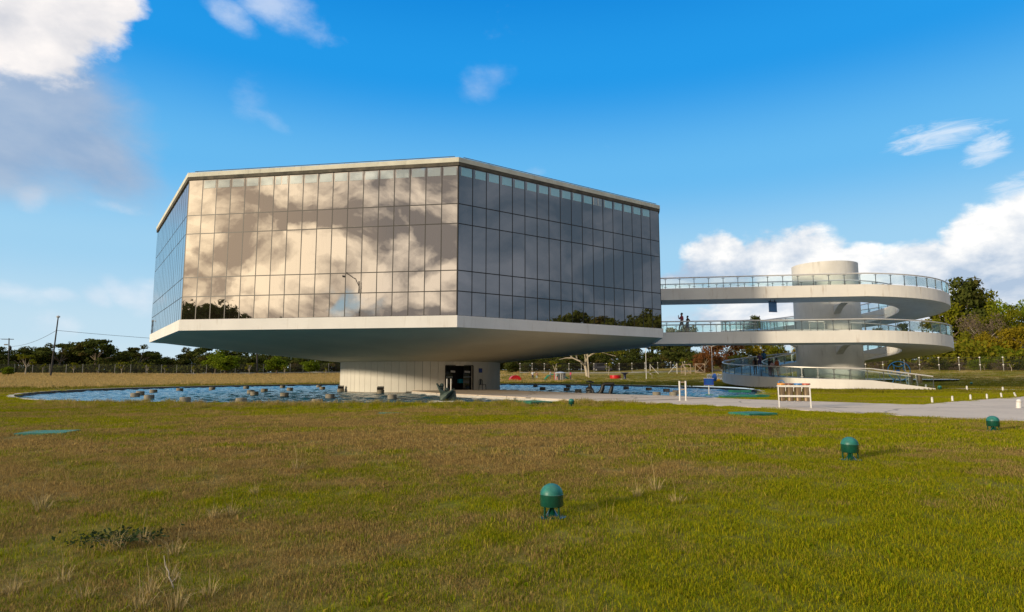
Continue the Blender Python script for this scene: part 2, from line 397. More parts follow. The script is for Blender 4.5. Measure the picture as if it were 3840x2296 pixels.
M['straw'] = blade_mat('straw_blade', ((.26,.24,.03), (.34,.28,.05)), ((.50,.38,.14), (.38,.27,.09)), .35)
def leaf_mat(name, c0, c1, c2=None):
    m = bpy.data.materials.new(name); m.use_nodes = True; t = m.node_tree; t.nodes.clear()
    oi = t.nodes.new('ShaderNodeObjectInfo'); rnd = V(t, oi.outputs['Random'])
    at = t.nodes.new('ShaderNodeAttribute'); at.attribute_name = 'bl'; rb = V(t, at.outputs['Fac'])
    cd = t.nodes.new('ShaderNodeTexCoord').outputs['Object']
    n = noise(t, cd, 3.0, 4, .6)
    c = mixc(t, (rb*.5+(n-.5)*1.4+.25).clamp(), c0, c1)
    if c2: c = mixc(t, (noise(t, cd, 2.2, 3, .5)).smooth(.5, .68)*.8, c, c2)
    c = mixc(t, rnd*.35, c, [v*.55 for v in c0])
    d = t.nodes.new('ShaderNodeBsdfDiffuse'); t.links.new(c, d.inputs[0])
    tr = t.nodes.new('ShaderNodeBsdfTranslucent'); t.links.new(c, tr.inputs[0])
    mx = t.nodes.new('ShaderNodeMixShader'); mx.inputs[0].default_value = .25
    t.links.new(d.outputs[0], mx.inputs[1]); t.links.new(tr.outputs[0], mx.inputs[2])
    o = t.nodes.new('ShaderNodeOutputMaterial'); t.links.new(mx.outputs[0], o.inputs[0]); return m
M['leafdark'] = leaf_mat('dark_leaves', (.045,.064,.014), (.105,.115,.024), (.12,.075,.028))
M['leafgreen'] = leaf_mat('green_leaves', (.085,.145,.010), (.21,.24,.018))
M['leafolive'] = leaf_mat('olive_leaves', (.10,.13,.010), (.24,.22,.016), (.25,.16,.024))
M['leafgold'] = leaf_mat('golden_leaves', (.18,.145,.010), (.34,.25,.02))
M['leafrust'] = leaf_mat('rusty_leaves', (.15,.055,.025), (.22,.10,.03), (.10,.09,.02))
M['leafgrey'] = leaf_mat('grey_twigs', (.13,.10,.07), (.21,.16,.11), (.08,.075,.025))
def path_mat():
    m = bpy.data.materials.new('path_concrete'); m.use_nodes = True; t = m.node_tree; b = t.nodes['Principled BSDF']
    pos = t.nodes.new('ShaderNodeNewGeometry').outputs['Position']
    a = noise(t, pos, .35, 6, .6); f = noise(t, pos, 6, 6, .7)
    c = mixc(t, ((a-.5)*2+.5).clamp(), (.52,.44,.355), (.64,.55,.45))
    vo = t.nodes.new('ShaderNodeTexVoronoi'); vo.feature = 'DISTANCE_TO_EDGE'; vo.inputs['Scale'].default_value = .16
    dv = t.nodes.new('ShaderNodeVectorMath'); nz = t.nodes.new('ShaderNodeTexNoise'); nz.inputs['Scale'].default_value = .7; nz.inputs['Detail'].default_value = 5
    t.links.new(pos, nz.inputs[0]); t.links.new(pos, dv.inputs[0]); t.links.new(nz.outputs['Color'], dv.inputs[1]); t.links.new(dv.outputs[0], vo.inputs['Vector'])
    crack = (1.0-V(t, vo.outputs[0]).smooth(.0, .012))*.75
    stain = noise(t, mapping(t, pos, (.6, 1.6, 1)), .9, 5, .6).smooth(.60, .72)*.45
    c = mixc(t, crack.mx(stain), c, (.08,.075,.07))
    c = mixc(t, ((f-.5)*.8+.05).clamp(), c, (.34,.31,.27))
    t.links.new(c, b.inputs['Base Color']); b.inputs['Roughness'].default_value = .9
    bn = t.nodes.new('ShaderNodeBump'); bn.inputs['Strength'].default_value = .3; bn.inputs['Distance'].default_value = .01
    t.links.new(f.s, bn.inputs['Height']); t.links.new(bn.outputs[0], b.inputs['Normal']); return m
M['path'] = path_mat()
# ------------------------------------------------------------------ terrain
PC = (-8.44, 57.0); PR = 29.4; OCT = 23.0; OROT = R(193.3)
TC = (31.05, 59.6); TR = 2.95; RO, RI = 9.95, 6.05
def sst(a, b, x):
    t = min(1, max(0, (x-a)/(b-a))); return t*t*(3-2*t)
def T(x, y):
    d = math.hypot(x, y); h = math.degrees(math.atan2(x, y))
    z = -.40*(1-sst(2.5, 13.5, d)) if y > -40 else -.4
    if y > 0:
        k = .00022 + (.00044-.00022)*sst(-30, -2, h) + .00036*sst(8, 30, h)
        q = min(max(d-92, 0), 75); z += k*q*q
    z += .19*math.exp(-((x-TC[0])**2+(y-TC[1])**2)/(13.0**2))
    # low bank hiding the near rim of the pool
    r = math.hypot(x-PC[0], y-PC[1])
    if y < PC[1]:
        a = math.degrees(math.atan2(x-PC[0], PC[1]-y))
        z += .10*math.exp(-((r-31.0)/1.3)**2)*sst(-35, -10, a)*(1-sst(20, 26, a))
    return z
def ground_at(px, py, dz=0.0):
    d = ray(px, py); z = 0.0; p = None
    for _ in range(60):
        if d[2] > -1e-4: break
        t = (z+dz-EYE)/d[2]; p = (d[0]*t, d[1]*t); z2 = T(*p)
        if abs(z2-z) < 1e-4: break
        z = z*.5+z2*.5
    return Vector((p[0], p[1], z))
def at_y(px, py, Y):
    d = ray(px, py); t = Y/d[1]; return Vector((d[0]*t, Y, EYE+d[2]*t))
def on_ground(px, Y, py=1150/1.0):
    x = (px*K-1920)/FPX*Y*.994; return Vector((x, Y, T(x, Y)))
def struct(name, me, loc=(0,0,0)):
    return tag(obj(name, me, None, loc), kind='structure')

# ground sheet: rings about the pool, a hole where the pool is
def make_ground():
    rad = [PR+.32]
    step = .45
    while rad[-1] < 62: rad.append(rad[-1]+step)
    while rad[-1] < 180: rad.append(rad[-1]+2.0)
    rad += [200, 230, 270, 340, 450, 650, 1000, 1700, 3200]
    n = 420; vs = []; fs = []
    for r in rad:
        for k in range(n):
            a = 2*PI*k/n; x, y = PC[0]+r*math.cos(a), PC[1]+r*math.sin(a); vs.append((x, y, T(x, y)))
    for i in range(len(rad)-1):
        for k in range(n):
            k2 = (k+1) % n; fs.append((i*n+k, (i+1)*n+k, (i+1)*n+k2, i*n+k2))
    mb = MB().add(vs, fs); return struct('lawn_ground', mb.mesh('lawn_ground', M['soil'], True))
make_ground()
WZ = -.18
def make_water():
    rng = np.random.default_rng(21); g = np.arange(-PR-.3, PR+.31, .21); X, Y = np.meshgrid(g, g); Z = np.zeros_like(X)
    for _ in range(46):
        a = rng.normal(R(35), .85); lam = rng.uniform(.5, 1.7); k = 2*PI/lam
        Z += .0058*lam**.8*np.sin(k*(X*math.cos(a)+Y*math.sin(a))+rng.uniform(0, 2*PI)+.6*np.sin(.23*X+rng.uniform(0,6))+.6*np.sin(.19*Y+rng.uniform(0,6)))
    n = len(g); ins = np.hypot(X, Y) < PR+.22; idx = np.full(X.shape, -1); idx[ins] = np.arange(ins.sum())
    q = np.stack([idx[:-1,:-1], idx[:-1,1:], idx[1:,1:], idx[1:,:-1]], -1).reshape(-1, 4); q = q[(q >= 0).all(1)]
    me = bpy.data.meshes.new('pool_water'); me.from_pydata(np.stack([X[ins], Y[ins], WZ+Z[ins]], 1).tolist(), [], q.tolist())
    me.materials.append(M['water']); me.polygons.foreach_set('use_smooth', [True]*len(q)); struct('pool_water', me, (PC[0], PC[1], 0))
make_water()
ring = MB()
n = 180
prof = [(PR, -.7), (PR, .02), (PR+.34, .02), (PR+.34, -.7)]
vs = [(r*math.cos(2*PI*k/n), r*math.sin(2*PI*k/n), z) for r, z in prof for k in range(n)]
fs = []; mi = []
for i in range(4):
    for k in range(n):
        k2 = (k+1) % n; j = (i+1) % 4; fs.append((i*n+k, j*n+k, j*n+k2, i*n+k2)); mi.append(1 if i == 0 else 0)
ring.add(vs, fs); ring.m = mi
struct('pool_rim', ring.mesh('pool_rim', [M['kerb'], M['poolwall']]), (PC[0], PC[1], 0))
mb = MB().lathe([(PR+.1, -.75), (PR+.1, -.72)], 64)
struct('pool_floor', mb.mesh('pool_floor', M['poolwall']), (PC[0], PC[1], 0))

# concrete paths
PATH = [(3.0,32.2),(6.6,28.5),(9.7,25.5),(11.9,21.5),(14.6,17.6),(22,9.5),(60,4),(62,40),(46,45.5),(39,41.6),(31,37.1),(19.5,28.5),(18.3,27.3),(16.3,29.2),(12.7,33.2),(10.4,37.2)]
mb = MB().prism(PATH, -.12, .02); struct('path', mb.mesh('path', M['path']))
FPATH = [(33.6,52.0),(37.2,51.6),(41.0,49.0),(46.4,45.2),(62,40.4),(62,42.6),(47,47.4),(42.6,50.9),(38.4,53.6),(33.8,54.0)]
mb = MB()
def strip(pts0, pts1, dz, mb, th=.12):
    n = len(pts0); vs = []
    for p, q in zip(pts0, pts1):
        for (x, y) in (p, q): vs.append((x, y, T(x, y)+dz))
    for p, q in zip(pts0, pts1):
        for (x, y) in (p, q): vs.append((x, y, T(x, y)+dz-th))
    fs = [(2*i, 2*i+1, 2*i+3, 2*i+2) for i in range(n-1)]
    fs += [(2*i, 2*i+2, 2*n+2*i+2, 2*n+2*i) for i in range(n-1)]+[(2*i+1, 2*n+2*i+1, 2*n+2*i+3, 2*i+3) for i in range(n-1)]
    return mb.add(vs, fs)
strip(FPATH[:5], FPATH[:4:-1], .03, mb); struct('side_path', mb.mesh('side_path', M['path']))
BR = [(-8.1,49.9),(-7.8,47.9),(-5.2,42.9),(-.3,36.9),(3.1,32.0),(10.5,37.0),(6.7,40.6),(1.7,47.6),(-.75,51.6),(-2.2,53.5),(-7,52)]
br = thing('entrance_bridge', 'flat pale concrete bridge crossing the pool to the dark glass doorway', 'bridge', (-3, 42, 0))
mb = MB().prism([(x+3, y-42) for x, y in BR], -.17, .045)
part('deck_slab', mb, M['path'], br)
mb = MB()
for i in range(1, 4):
    a, b = Vector((BR[i][0]+3, BR[i][1]-42, -.09)), Vector((BR[i+1][0]+3, BR[i+1][1]-42, -.09))
    d = (b-a); L = d.length; d.normalize(); nrm = Vector((-d.y, d.x, 0))
    if nrm.x > 0: nrm = -nrm
    part('edge_beam', MB().box((0,0,0), (L-.03, .05, .13)), M['kerb'], br, (a+b)/2+nrm*.03, (0,0,math.atan2(d.y, d.x)))

# ------------------------------------------------------------------ museum
Z_SOF, Z_G0, Z_G1, Z_TOP = 4.03, 4.71, 13.62, 14.06
mus = thing('museum_building', 'octagonal museum of bronze mirror glass raised on a white drum over the pool', 'building', (PC[0], PC[1], 0))
def ov(k, r): a = OROT+k*PI/4; return Vector((r*math.cos(a), r*math.sin(a), 0))
def octa_ring(r0, z0, r1, z1, mb, mi=0):
    vs = [ov(k, r0)+Vector((0,0,z0)) for k in range(8)]+[ov(k, r1)+Vector((0,0,z1)) for k in range(8)]
    return mb.add(vs, [(k, (k+1) % 8, 8+(k+1) % 8, 8+k) for k in range(8)], mi)
mb = MB(); octa_ring(OCT+.06, Z_SOF, OCT+.06, Z_G0, mb); octa_ring(OCT+.06, Z_G0, OCT-.6, Z_G0+.002, mb); octa_ring(OCT-.25, Z_SOF+.03, OCT+.06, Z_SOF, mb)
part('fascia', mb, M['white'], mus)
# soffit: octagon edge lofted to the drum circle
nS = 96; mb = MB(); vs = []
def oct_r(a, r):
    ap = r*math.cos(PI/8); q = ((a-OROT) % (PI/4))-PI/8; return ap/math.cos(q)
NL = 10
for j in range(NL+1):
    t = j/NL
    for k in range(nS):
        a = OROT+2*PI*k/nS; r0 = oct_r(a, OCT-.24); r = r0+(7.1-r0)*t
        z = Z_SOF+.03+(2.38-Z_SOF-.03)*t**.96
        vs.append((r*math.cos(a), r*math.sin(a), z))
fs = [(j*nS+k, (j+1)*nS+k, (j+1)*nS+(k+1) % nS, j*nS+(k+1) % nS) for j in range(NL) for k in range(nS)]
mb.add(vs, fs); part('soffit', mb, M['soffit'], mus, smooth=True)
mb = MB(); octa_ring(OCT-.12, Z_G0-.3, OCT-.12, Z_G1+.2, mb); part('core_wall', mb, M['black'], mus)
mb = MB(); octa_ring(OCT+.09, Z_G1+.16, OCT+.09, Z_TOP, mb); octa_ring(OCT+.09, Z_TOP, OCT-.5, Z_TOP+.001, mb); octa_ring(OCT-.5, Z_TOP, OCT-.5, Z_TOP-.5, mb); octa_ring(OCT-.2, Z_G1+.16, OCT+.09, Z_G1+.159, mb)
part('parapet', mb, M['parapet'], mus)
mb = MB(); octa_ring(OCT+.06, Z_G1-.04, OCT+.075, Z_G1+.165, mb); octa_ring(OCT-.2, Z_G1-.04, OCT+.06, Z_G1-.041, mb); part('parapet_drip_edge', mb, M['mould'], mus)
mb = MB().add([ov(k, OCT-.45)+Vector((0,0,Z_TOP-.3)) for k in range(8)], [tuple(range(8))]); part('roof', mb, M['roof'], mus)
# lightning rail along the roof edge
for k in range(3):
    a, b = ov(k, OCT-.05), ov(k+1, OCT-.05); d = (b-a)
    mb = MB().tube([a+d*.02+Vector((0,0,Z_TOP+.10)), b-d*.012+Vector((0,0,Z_TOP+.10))], .022, 6)
    for i in range(11): p = a+d*(.03+.094*i); mb.tube([p+Vector((0,0,Z_TOP-.02)), p+Vector((0,0,Z_TOP+.10))], .014, 5)
    part('roof_rail', mb, M['darksteel'], mus)
ROWS = [(0, .159), (.159, .295), (.295, .6055), (.6055, .7385), (.7385, 1.0)]
GH = Z_G1-Z_G0
SIDE = 2*OCT*math.sin(PI/8); PW = (SIDE-.05)/18; GAP = .022
pane_me = []
for r0, r1 in ROWS:
    h = (r1-r0)*GH-2*GAP
    pane_me.append(MB().box((0, 0, 0), (PW-2*GAP, .03, h)).mesh('glass_pane', M['glass']))
cw = MB().box((0,0,0), (PW*.80, .014, .50)).mesh('clerestory_window', M['clerestory']); cw2 = MB().box((0,0,0), (PW*.74, .014, .50)).mesh('clerestory_window', M['clerestory2'])
cwh = MB().box((0,0,0), (PW*.34, .014, .50)).mesh('clerestory_window', M['clerestory'])
vbar = MB().box((0,0,0), (.056, .05, GH)).mesh('mullion', M['mullion'])
hbar = MB().box((0,0,0), (SIDE-.06, .046, .058)).mesh('transom', M['mullion'])
rest = MB()
for k in range(8):
    a, b = ov(k, OCT), ov(k+1, OCT); d = (b-a).normalized(); rz = math.atan2(d.y, d.x); nrm = Vector((d.y, -d.x, 0))
    seen = k < 3
    for i in range(18):
        x = .025+PW*(i+.5)
        for j, (r0, r1) in enumerate(ROWS):
            c = a+d*x+Vector((0, 0, Z_G0+(r0+r1)/2*GH))-nrm*.03
            if seen:
                o = obj('glass_pane', pane_me[j], mus, c, (R(random.gauss(0, .10)), 0, rz+R(random.gauss(0, .10))))
            else: rest.box(c, (PW-2*GAP, .03, (r1-r0)*GH-2*GAP), rz)
        if k in (1, 2):
            if k == 1 and i == 0: continue
            if k == 2 and i == 17: continue
            cz = Z_G1-.36
            if (k, i) in ((1, 6), (2, 11)):
                for sx in (-.22, .22): obj('clerestory_window', cwh, mus, a+d*(x+sx*PW)+Vector((0,0,cz))-nrm*.011, (0,0,rz))
            else: obj('clerestory_window', cw2 if k == 2 else cw, mus, a+d*(x+(.06*PW if k == 2 else 0))+Vector((0,0,cz))-nrm*.011, (0,0,rz))
    if seen:
        for i in range(19 if k == 2 else 19):
            x = min(max(.025+PW*i, .03), SIDE-.03)
            obj('mullion', vbar, mus, a+d*x+Vector((0,0,(Z_G0+Z_G1)/2))-nrm*.036, (0,0,rz))
        for j in range(1, 5):
            obj('transom', hbar, mus, (a+b)/2+Vector((0,0,Z_G0+ROWS[j][0]*GH))-nrm*.035, (0,0,rz))
tag(part('far_side_glazing', rest, M['glass'], mus), kind='stuff')
# the drum: 72 curved wall panels, a recessed glazed doorway in four of them
DR = 7.32; NP = 72; DOOR = 304.0
def curved(a0, a1, r0, r1, z0, z1, n=3):
    mb = MB(); vs = []
    for i in range(n+1):
        a = a0+(a1-a0)*i/n
        for r, z in ((r0, z0), (r1, z0), (r1, z1), (r0, z1)): vs.append((r*math.cos(a), r*math.sin(a), z))
    fs = [(4*i+q, 4*i+(q+1) % 4, 4*i+4+(q+1) % 4, 4*i+4+q) for i in range(n) for q in range(4)]
    fs += [(0, 3, 2, 1), (4*n, 4*n+1, 4*n+2, 4*n+3)]; return mb.add(vs, [f[::-1] for f in fs])
da = 2*PI/NP; gap = .0016
pm = curved(-da/2+gap, da/2-gap, DR-.12, DR, -.12, 2.40).mesh('wall_panel', M['drumwall'])
hm = curved(-da/2+gap, da/2-gap, DR-.12, DR, 2.05, 2.40).mesh('wall_panel', M['drumwall'])
mb = MB().lathe([(DR-.10, -.7), (DR-.10, 2.45)], 96); dr = None
# backing wall behind the joints, open at the doorway
bw = MB(); 
for i in range(NP):
    a = R(DOOR)+da*(i+.5)
    indoor = i in (0, 1) or i in (NP-1, NP-2)
    z0 = 2.05 if indoor else -.7
    cm = curved(a-da/2, a+da/2, DR-.3, DR-.135, z0, 2.45, 1); bw.add(cm.v, cm.f)
part('backing_wall', bw, M['black'], mus)
for i in range(NP):
    indoor = i in (0, 1) or i in (NP-1, NP-2)
    obj('wall_panel', hm if indoor else pm, mus, (0,0,0), (0,0,R(DOOR)+da*(i+.5)))
mb = MB().lathe([(DR+.03, -.7), (DR+.03, -.125)], 96); part('plinth_course', mb, M['plinth'], mus)
def door_part():
    dw = 2*DR*math.sin(2*da); rm = DR*math.cos(2*da)
    e = obj('doorway', MB().box((-1.1, 0, 1.0), (.05, dw+.5, 2.1)).mesh('doorway', M['black']), mus, (rm*math.cos(R(DOOR)), rm*math.sin(R(DOOR)), .045), (0,0,R(DOOR)))
    fl = MB()
    for s in (-1, 1): fl.box((-.5, s*(dw/2+.03), 1.0), (1.2, .05, 2.05))
    fl.box((-.5, 0, 2.04), (1.2, dw, .05)); fl.box((-.5, 0, -.02), (1.2, dw, .03))
    part('door_reveal', fl, M['black'], e)
    for s in (-1, 1):
        part('door_leaf', MB().box((0,0,0), (.03, dw*.30, 1.95)), M['doorglass'], e, (-.22, s*dw*.345, 1.0))
        part('push_bar', MB().box((0,0,0), (.05, dw*.28, .035)), M['steel'], e, (-.18, s*dw*.345, 1.07))
    part('notice', MB().box((0,0,0), (.02, .42, .16)), M['palegrey'], e, (-.16, -dw*.20, 1.52), (R(-4),0,0))
    part('notice', MB().box((0,0,0), (.02, .52, .16)), M['palegrey'], e, (-.16, dw*.34, 1.50), (R(-5),0,0))
    part('counter', MB().box((0,0,0), (.3, .9, .35)), M['tealw'], e, (-.7, dw*.3, .72))
M['doorglass'] = pbr('dark_door_glass', (.01,.01,.012), .05, spec=.6)
door_part()
a = R(321.5); q = Vector((PC[0]+(DR+.02)*math.cos(a), PC[1]+(DR+.02)*math.sin(a), 1.66))
pl = thing('wall_plaque', 'small dark blue plaque fixed to the drum wall beside the doorway', 'plaque', q, a)
part('plate', MB().box((0,0,0), (.03, .38, .33)), M['bluesign'], pl)
part('frame', MB().box((-.012,0,0), (.02, .43, .38)), M['navy'], pl)

# ------------------------------------------------------------------ spiral ramp
U = Vector((math.cos(R(-9.7)), math.sin(R(-9.7)), 0)); PHI_T = R(260.3)
TP = Vector((TC[0], TC[1], 0))
NRM = Vector((math.cos(PHI_T), math.sin(PHI_T), 0))       # outward, towards the camera
Z3, Z2, Z1, Z0 = 8.77, 4.95, .86, .22
DEPTH = 1.0
WALK = 17.4                                                # length of the walkway to the museum
rmp = thing('spiral_ramp', 'white spiral access ramp with glass railings winding round a concrete tower', 'ramp', (TC[0], TC[1], 0))
part('tower', MB().lathe([(TR, -.4), (TR, 12.05), (TR-.25, 12.05), (TR-.25, 11.7)], 72), M['concrete'], rmp, smooth=True)
def path_pt(loop, s, off):
    """point of a deck: s<0 along the walkway, 0..360 degrees round the loop, >360 straight metres on; off = metres in from the outer edge"""
    zt, zb, k = (Z3, Z2+.012, .06) if loop == 'A' else (Z2, Z1, .09)
    if s <= 0: p = NRM*(RO-off)+U*s; z = zt
    elif s <= 360:
        a = PHI_T+R(s); p = Vector((math.cos(a), math.sin(a), 0))*(RO-off); f = s/360; z = zt-(zt-zb)*(f-k*math.sin(2*PI*f))
    else: m = s-360; p = NRM*(RO-off)+U*m; z = Z1-(Z1-Z0)*min(1, m/4.6)
    return Vector((p.x, p.y, z))
WID = RO-RI
def deck(loop, ss, name):
    mb = MB(); vs = []
    for s in ss:
        o, i = path_pt(loop, s, 0), path_pt(loop, s, WID)
        dep = DEPTH if s <= 360 else DEPTH
        vs += [o, i, i-Vector((0,0,dep)), o-Vector((0,0,dep))]
    n = len(ss)
    for k in range(n-1):
        for q in range(4):
            mb.f.append((4*k+q, 4*k+(q+1) % 4, 4*k+4+(q+1) % 4, 4*k+4+q)); mb.m.append(1 if q == 0 else 0)
    mb.f += [(3, 2, 1, 0), tuple(4*(n-1)+q for q in range(4))]; mb.m += [0, 0]
    mb.v = [tuple(p) for p in vs]; me = mb.mesh(name, [M['rampwhite'], M['deck_sky_blue']], False)
    return obj(name, me, rmp)
walk = [-WALK, -12, -8, -4, 0]
deck('A', walk+[4*i for i in range(1, 90)], 'upper_deck')
deck('B', walk+[4*i for i in range(1, 91)]+[361, 362, 363, 364, 364.6], 'lower_deck')
post_me = MB().box((0,0,.42), (.045, .045, .86)).box((0,0,.80), (.26, .04, .03)).box((0,0,.12), (.26, .04, .03)).mesh('rail_post', M['darksteel'])
def railing(loop, s0, s1, off, sgn):
    """handrail, posts and panes along one edge"""
    def arc(s): return s if s <= 0 else (R(s)*(RO-off) if s <= 360 else R(360)*(RO-off)+s-360)
    # sample by distance
    N = 1200; ss = [s0+(s1-s0)*i/N for i in range(N+1)]
    # convert so the spacing is even in metres
    d = [0.0]
    for i in range(N): d.append(d[-1]+(path_pt(loop, ss[i+1], off)-path_pt(loop, ss[i], off)).length)
    L = d[-1]; cnt = max(2, round(L/1.22)); idx = np.interp(np.linspace(0, L, cnt+1), d, ss)
    fine = np.interp(np.linspace(0, L, cnt*3+1), d, ss)
    hp = [path_pt(loop, s, off)+Vector((0,0,.93)) for s in fine]
    mb = MB().tube(hp, .055, 8); o = obj('handrail', mb.mesh('handrail', M['handrail'], True), rmp)
    pts = [path_pt(loop, s, off) for s in idx]
    for i, p in enumerate(pts):
        q = pts[min(i+1, cnt)]-pts[max(i-1, 0)]; obj('rail_post', post_me, rmp, p, (0,0,math.atan2(q.y, q.x)))
    for i in range(cnt):
        p, q = pts[i], pts[i+1]; dd = q-p; e = dd*(.03/dd.length); a, b = p+e, q-e
        nn = Vector((-dd.y, dd.x, 0)).normalized()*.006
        z0, z1 = Vector((0,0,.09)), Vector((0,0,.84))
        g = MB().add([a-nn+z0, b-nn+z0, b+nn+z0, a+nn+z0, a-nn+z1, b-nn+z1, b+nn+z1, a+nn+z1], [(3,2,1,0),(4,5,6,7),(0,1,5,4),(1,2,6,5),(2,3,7,6),(3,0,4,7)])
        obj('glass_panel', g.mesh('glass_panel', M['railglass']), rmp)
railing('A', -WALK, 305, .05, 1)
railing('A', -WALK, 340, WID-.05, -1)
railing('B', -WALK, 364.5, .05, 1)
railing('B', -WALK, -7.9, WID-.05, -1)
railing('B', 0, 364.5, WID-.05, -1)
# curved corbels from the tower to the decks
for loop in 'AB':
    for s in (-.8, 89, 179, 269):
        zt = path_pt(loop, s, WID).z-DEPTH-.005; mb = MB(); vs = []; n = 8
        for i in range(n+1):
            t = i/n; r = TR-.1+(5.3-TR+.1)*t; zb = zt-.78*(1-t)**1.9-.02
            for sx in (-.30, .30): vs += [(r, sx, zt), (r, sx, zb)]
        fs = []
        for i in range(n):
            o = 4*i; fs += [(o, o+2, o+6, o+4), (o+1, o+5, o+7, o+3), (o, o+4, o+5, o+1), (o+2, o+3, o+7, o+6)]
        fs += [(0, 1, 3, 2), (4*n, 4*n+2, 4*n+3, 4*n+1)]
        mb.add(vs, fs); part('corbel', mb, M['concrete'], rmp, (0,0,0), (0,0,PHI_T+R(s)))
p = path_pt('A', -7.1, 1.3)+TP
M['skysign'] = pbr('pale_blue_sign', (.06,.16,.38), .3, .2, 2)
hs = thing('hanging_sign', 'blue two sided sign hanging below the upper walkway', 'sign', (p.x, p.y, p.z-DEPTH), R(14))
part('panel', MB().box((0,0,-.62), (.78, .05, .86)), M['skysign'], hs)
part('panel_frame', MB().box((0,0,-.18), (.82, .07, .05)).box((0,0,-1.06), (.82, .07, .04)), M['navy'], hs)
for s in (-1, 1): part('hanger', MB().box((s*.22,0,-.10), (.05, .05, .22)), M['mullion'], hs)
bx = path_pt('B', 24, WID+.6)+TP
# ------------------------------------------------------------------ round concrete blocks standing in the pool
def px1(x, y, ox, oy, s): return ((ox+x/s)/K, (oy+y/s)/K)
blk = []
for x, y in [(174,620),(233,596),(382,574),(327,645),(676,555),(1038,540),(1418,528),(1465,581),(1504,600),(1617,562),(1823,519),(1837,616),(1902,548),(2227,513),(2264,535),(2344,634)]: blk.append(px1(x, y, 440, 1280, 2.955)+('left',))
for x, y in [(727,676),(1352,688),(2200,702)]: blk.append(px1(x, y, 440, 1280, 2.955)+('left',))
for x, y in [(75,440),(604,445)]: blk.append(px1(x, y, 1200, 1300, 2.256)+('left',))
for x, y in [(25,626),(109,660),(391,671),(410,635),(526,690),(1085,655),(1350,667),(1557,684),(1640,729),(1672,706),(1443,730)]: blk.append(px1(x, y, 2000, 1250, 3.1025)+('right',))
bm = MB().lathe([(.27, -.5), (.28, -.05), (.285, .18), (.275, .265), (.25, .275)], 20).mesh('pool_block', M['plinth'], True)
pos = []
for px, py, side in blk:
    d = ray(px, py); t = (WZ-EYE)/d[2]; x, y = d[0]*t, d[1]*t
    y += .22
    if math.hypot(x-PC[0], y-PC[1]) < PR-.4: pos.append((px, x, y, side))
ordn = ['first','second','third','fourth','fifth','sixth','seventh','eighth','ninth','tenth','eleventh','twelfth','thirteenth','fourteenth','fifteenth','sixteenth','seventeenth','eighteenth','nineteenth','twentieth','twenty-first','twenty-second','twenty-third','twenty-fourth']
for side in ('left', 'right'):
    row = sorted([p for p in pos if p[3] == side])
    for i, (px, x, y, _) in enumerate(row):
        o = obj('pool_block', bm, None, (x, y, WZ), (0,0,random.random()*6))
        tag(o, f'round concrete block in the pool {side} of the drum, {ordn[i]} from the left', 'concrete block', 'round concrete blocks standing in the pool')
# floodlights on blocks at the foot of the drum
def floodlight(x, y, lab, rz, up):
    t = thing('floodlight', lab, 'floodlight', (x, y, WZ), rz, 'floodlights at the foot of the drum')
    part('base_block', MB().lathe([(.29,-.5),(.29,.28),(.27,.30)], 18), M['plinth'], t, smooth=True)
    h = part('lamp_housing', MB().box((0,0,0), (.50,.30,.20)).box((0,.02,-.12), (.40,.22,.06)), M['mullion'], t, (0,0,.43), (R(up),0,0))
    part('lens', MB().box((0,0,.104), (.42,.22,.01)), M['steel'], h)
for px, py, lab, rz, up in ((833, 951, 'dark floodlight on a concrete block at the left foot of the drum', .3, 18), (920.5, 955, 'dark floodlight on a concrete block midway along the drum base', 0, 22)):
    d = ray(px, py); t = (WZ-EYE)/d[2]; x, y = d[0]*t, d[1]*t+.25
    r = math.hypot(x-PC[0], y-PC[1]); 
    if r < DR+.45: f = (DR+.45)/r; x, y = PC[0]+(x-PC[0])*f, PC[1]+(y-PC[1])*f
    floodlight(x, y, lab, rz, up)

# ------------------------------------------------------------------ sculptures
def skin_mesh(name, verts, edges, radii, mat, sub=1, root=0):
    me = bpy.data.meshes.new(name); me.from_pydata(verts, edges, [])
    o = bpy.data.objects.new(name, me); COL.objects.link(o)
    o.modifiers.new('s', 'SKIN')
    for i, r in enumerate(radii):
        sv = me.skin_vertices[0].data[i]; sv.radius = (r, r) if not isinstance(r, tuple) else r; sv.use_root = (i == root)
    o.modifiers.new('u', 'SUBSURF').levels = sub
    dg = bpy.context.evaluated_depsgraph_get(); ev = o.evaluated_get(dg)
    out = bpy.data.meshes.new_from_object(ev); out.name = name
    bpy.data.objects.remove(o, do_unlink=True); bpy.data.meshes.remove(me)
    out.materials.clear()
    for m in (mat if isinstance(mat, (list, tuple)) else [mat]): out.materials.append(m)
    out.polygons.foreach_set('use_smooth', [True]*len(out.polygons))
    return out
p = Vector((-3.55, 33.3, 0))
sc = thing('sail_sculpture', 'green bronze seated figure with sail like folds on a slab in the pool', 'sculpture', (p.x, p.y, -.16), R(-6))
part('base_slab', MB().box((-.18,-.1,.02), (1.35,.9,.14)).box((.45,.25,.03), (.9,.6,.12)), M['kerb'], sc)
mb = MB()
def sheet(poly, y0, y1, bulge=0.0):
    n = len(poly); c = [sum(q[0] for q in poly)/n, sum(q[1] for q in poly)/n]
    f = [(x, y0, z) for x, z in poly]+[(c[0], y0-bulge, c[1])]; b = [(x, y1, z) for x, z in poly]+[(c[0], y1+bulge*.5, c[1])]
    fs = [(i, (i+1) % n, n) for i in range(n)]+[(n+1+(i+1) % n, n+1+i, 2*n+1) for i in range(n)]+[(i, n+1+i, n+1+(i+1) % n, (i+1) % n) for i in range(n)]
    mb.add(f+b, fs)
sheet([(-.36,.09),(-.30,.45),(-.52,.93),(-.55,1.03),(-.50,1.02),(-.40,.86),(-.22,.66),(-.10,.62),(.06,.55),(-.02,.09)], -.20, .05, .06)
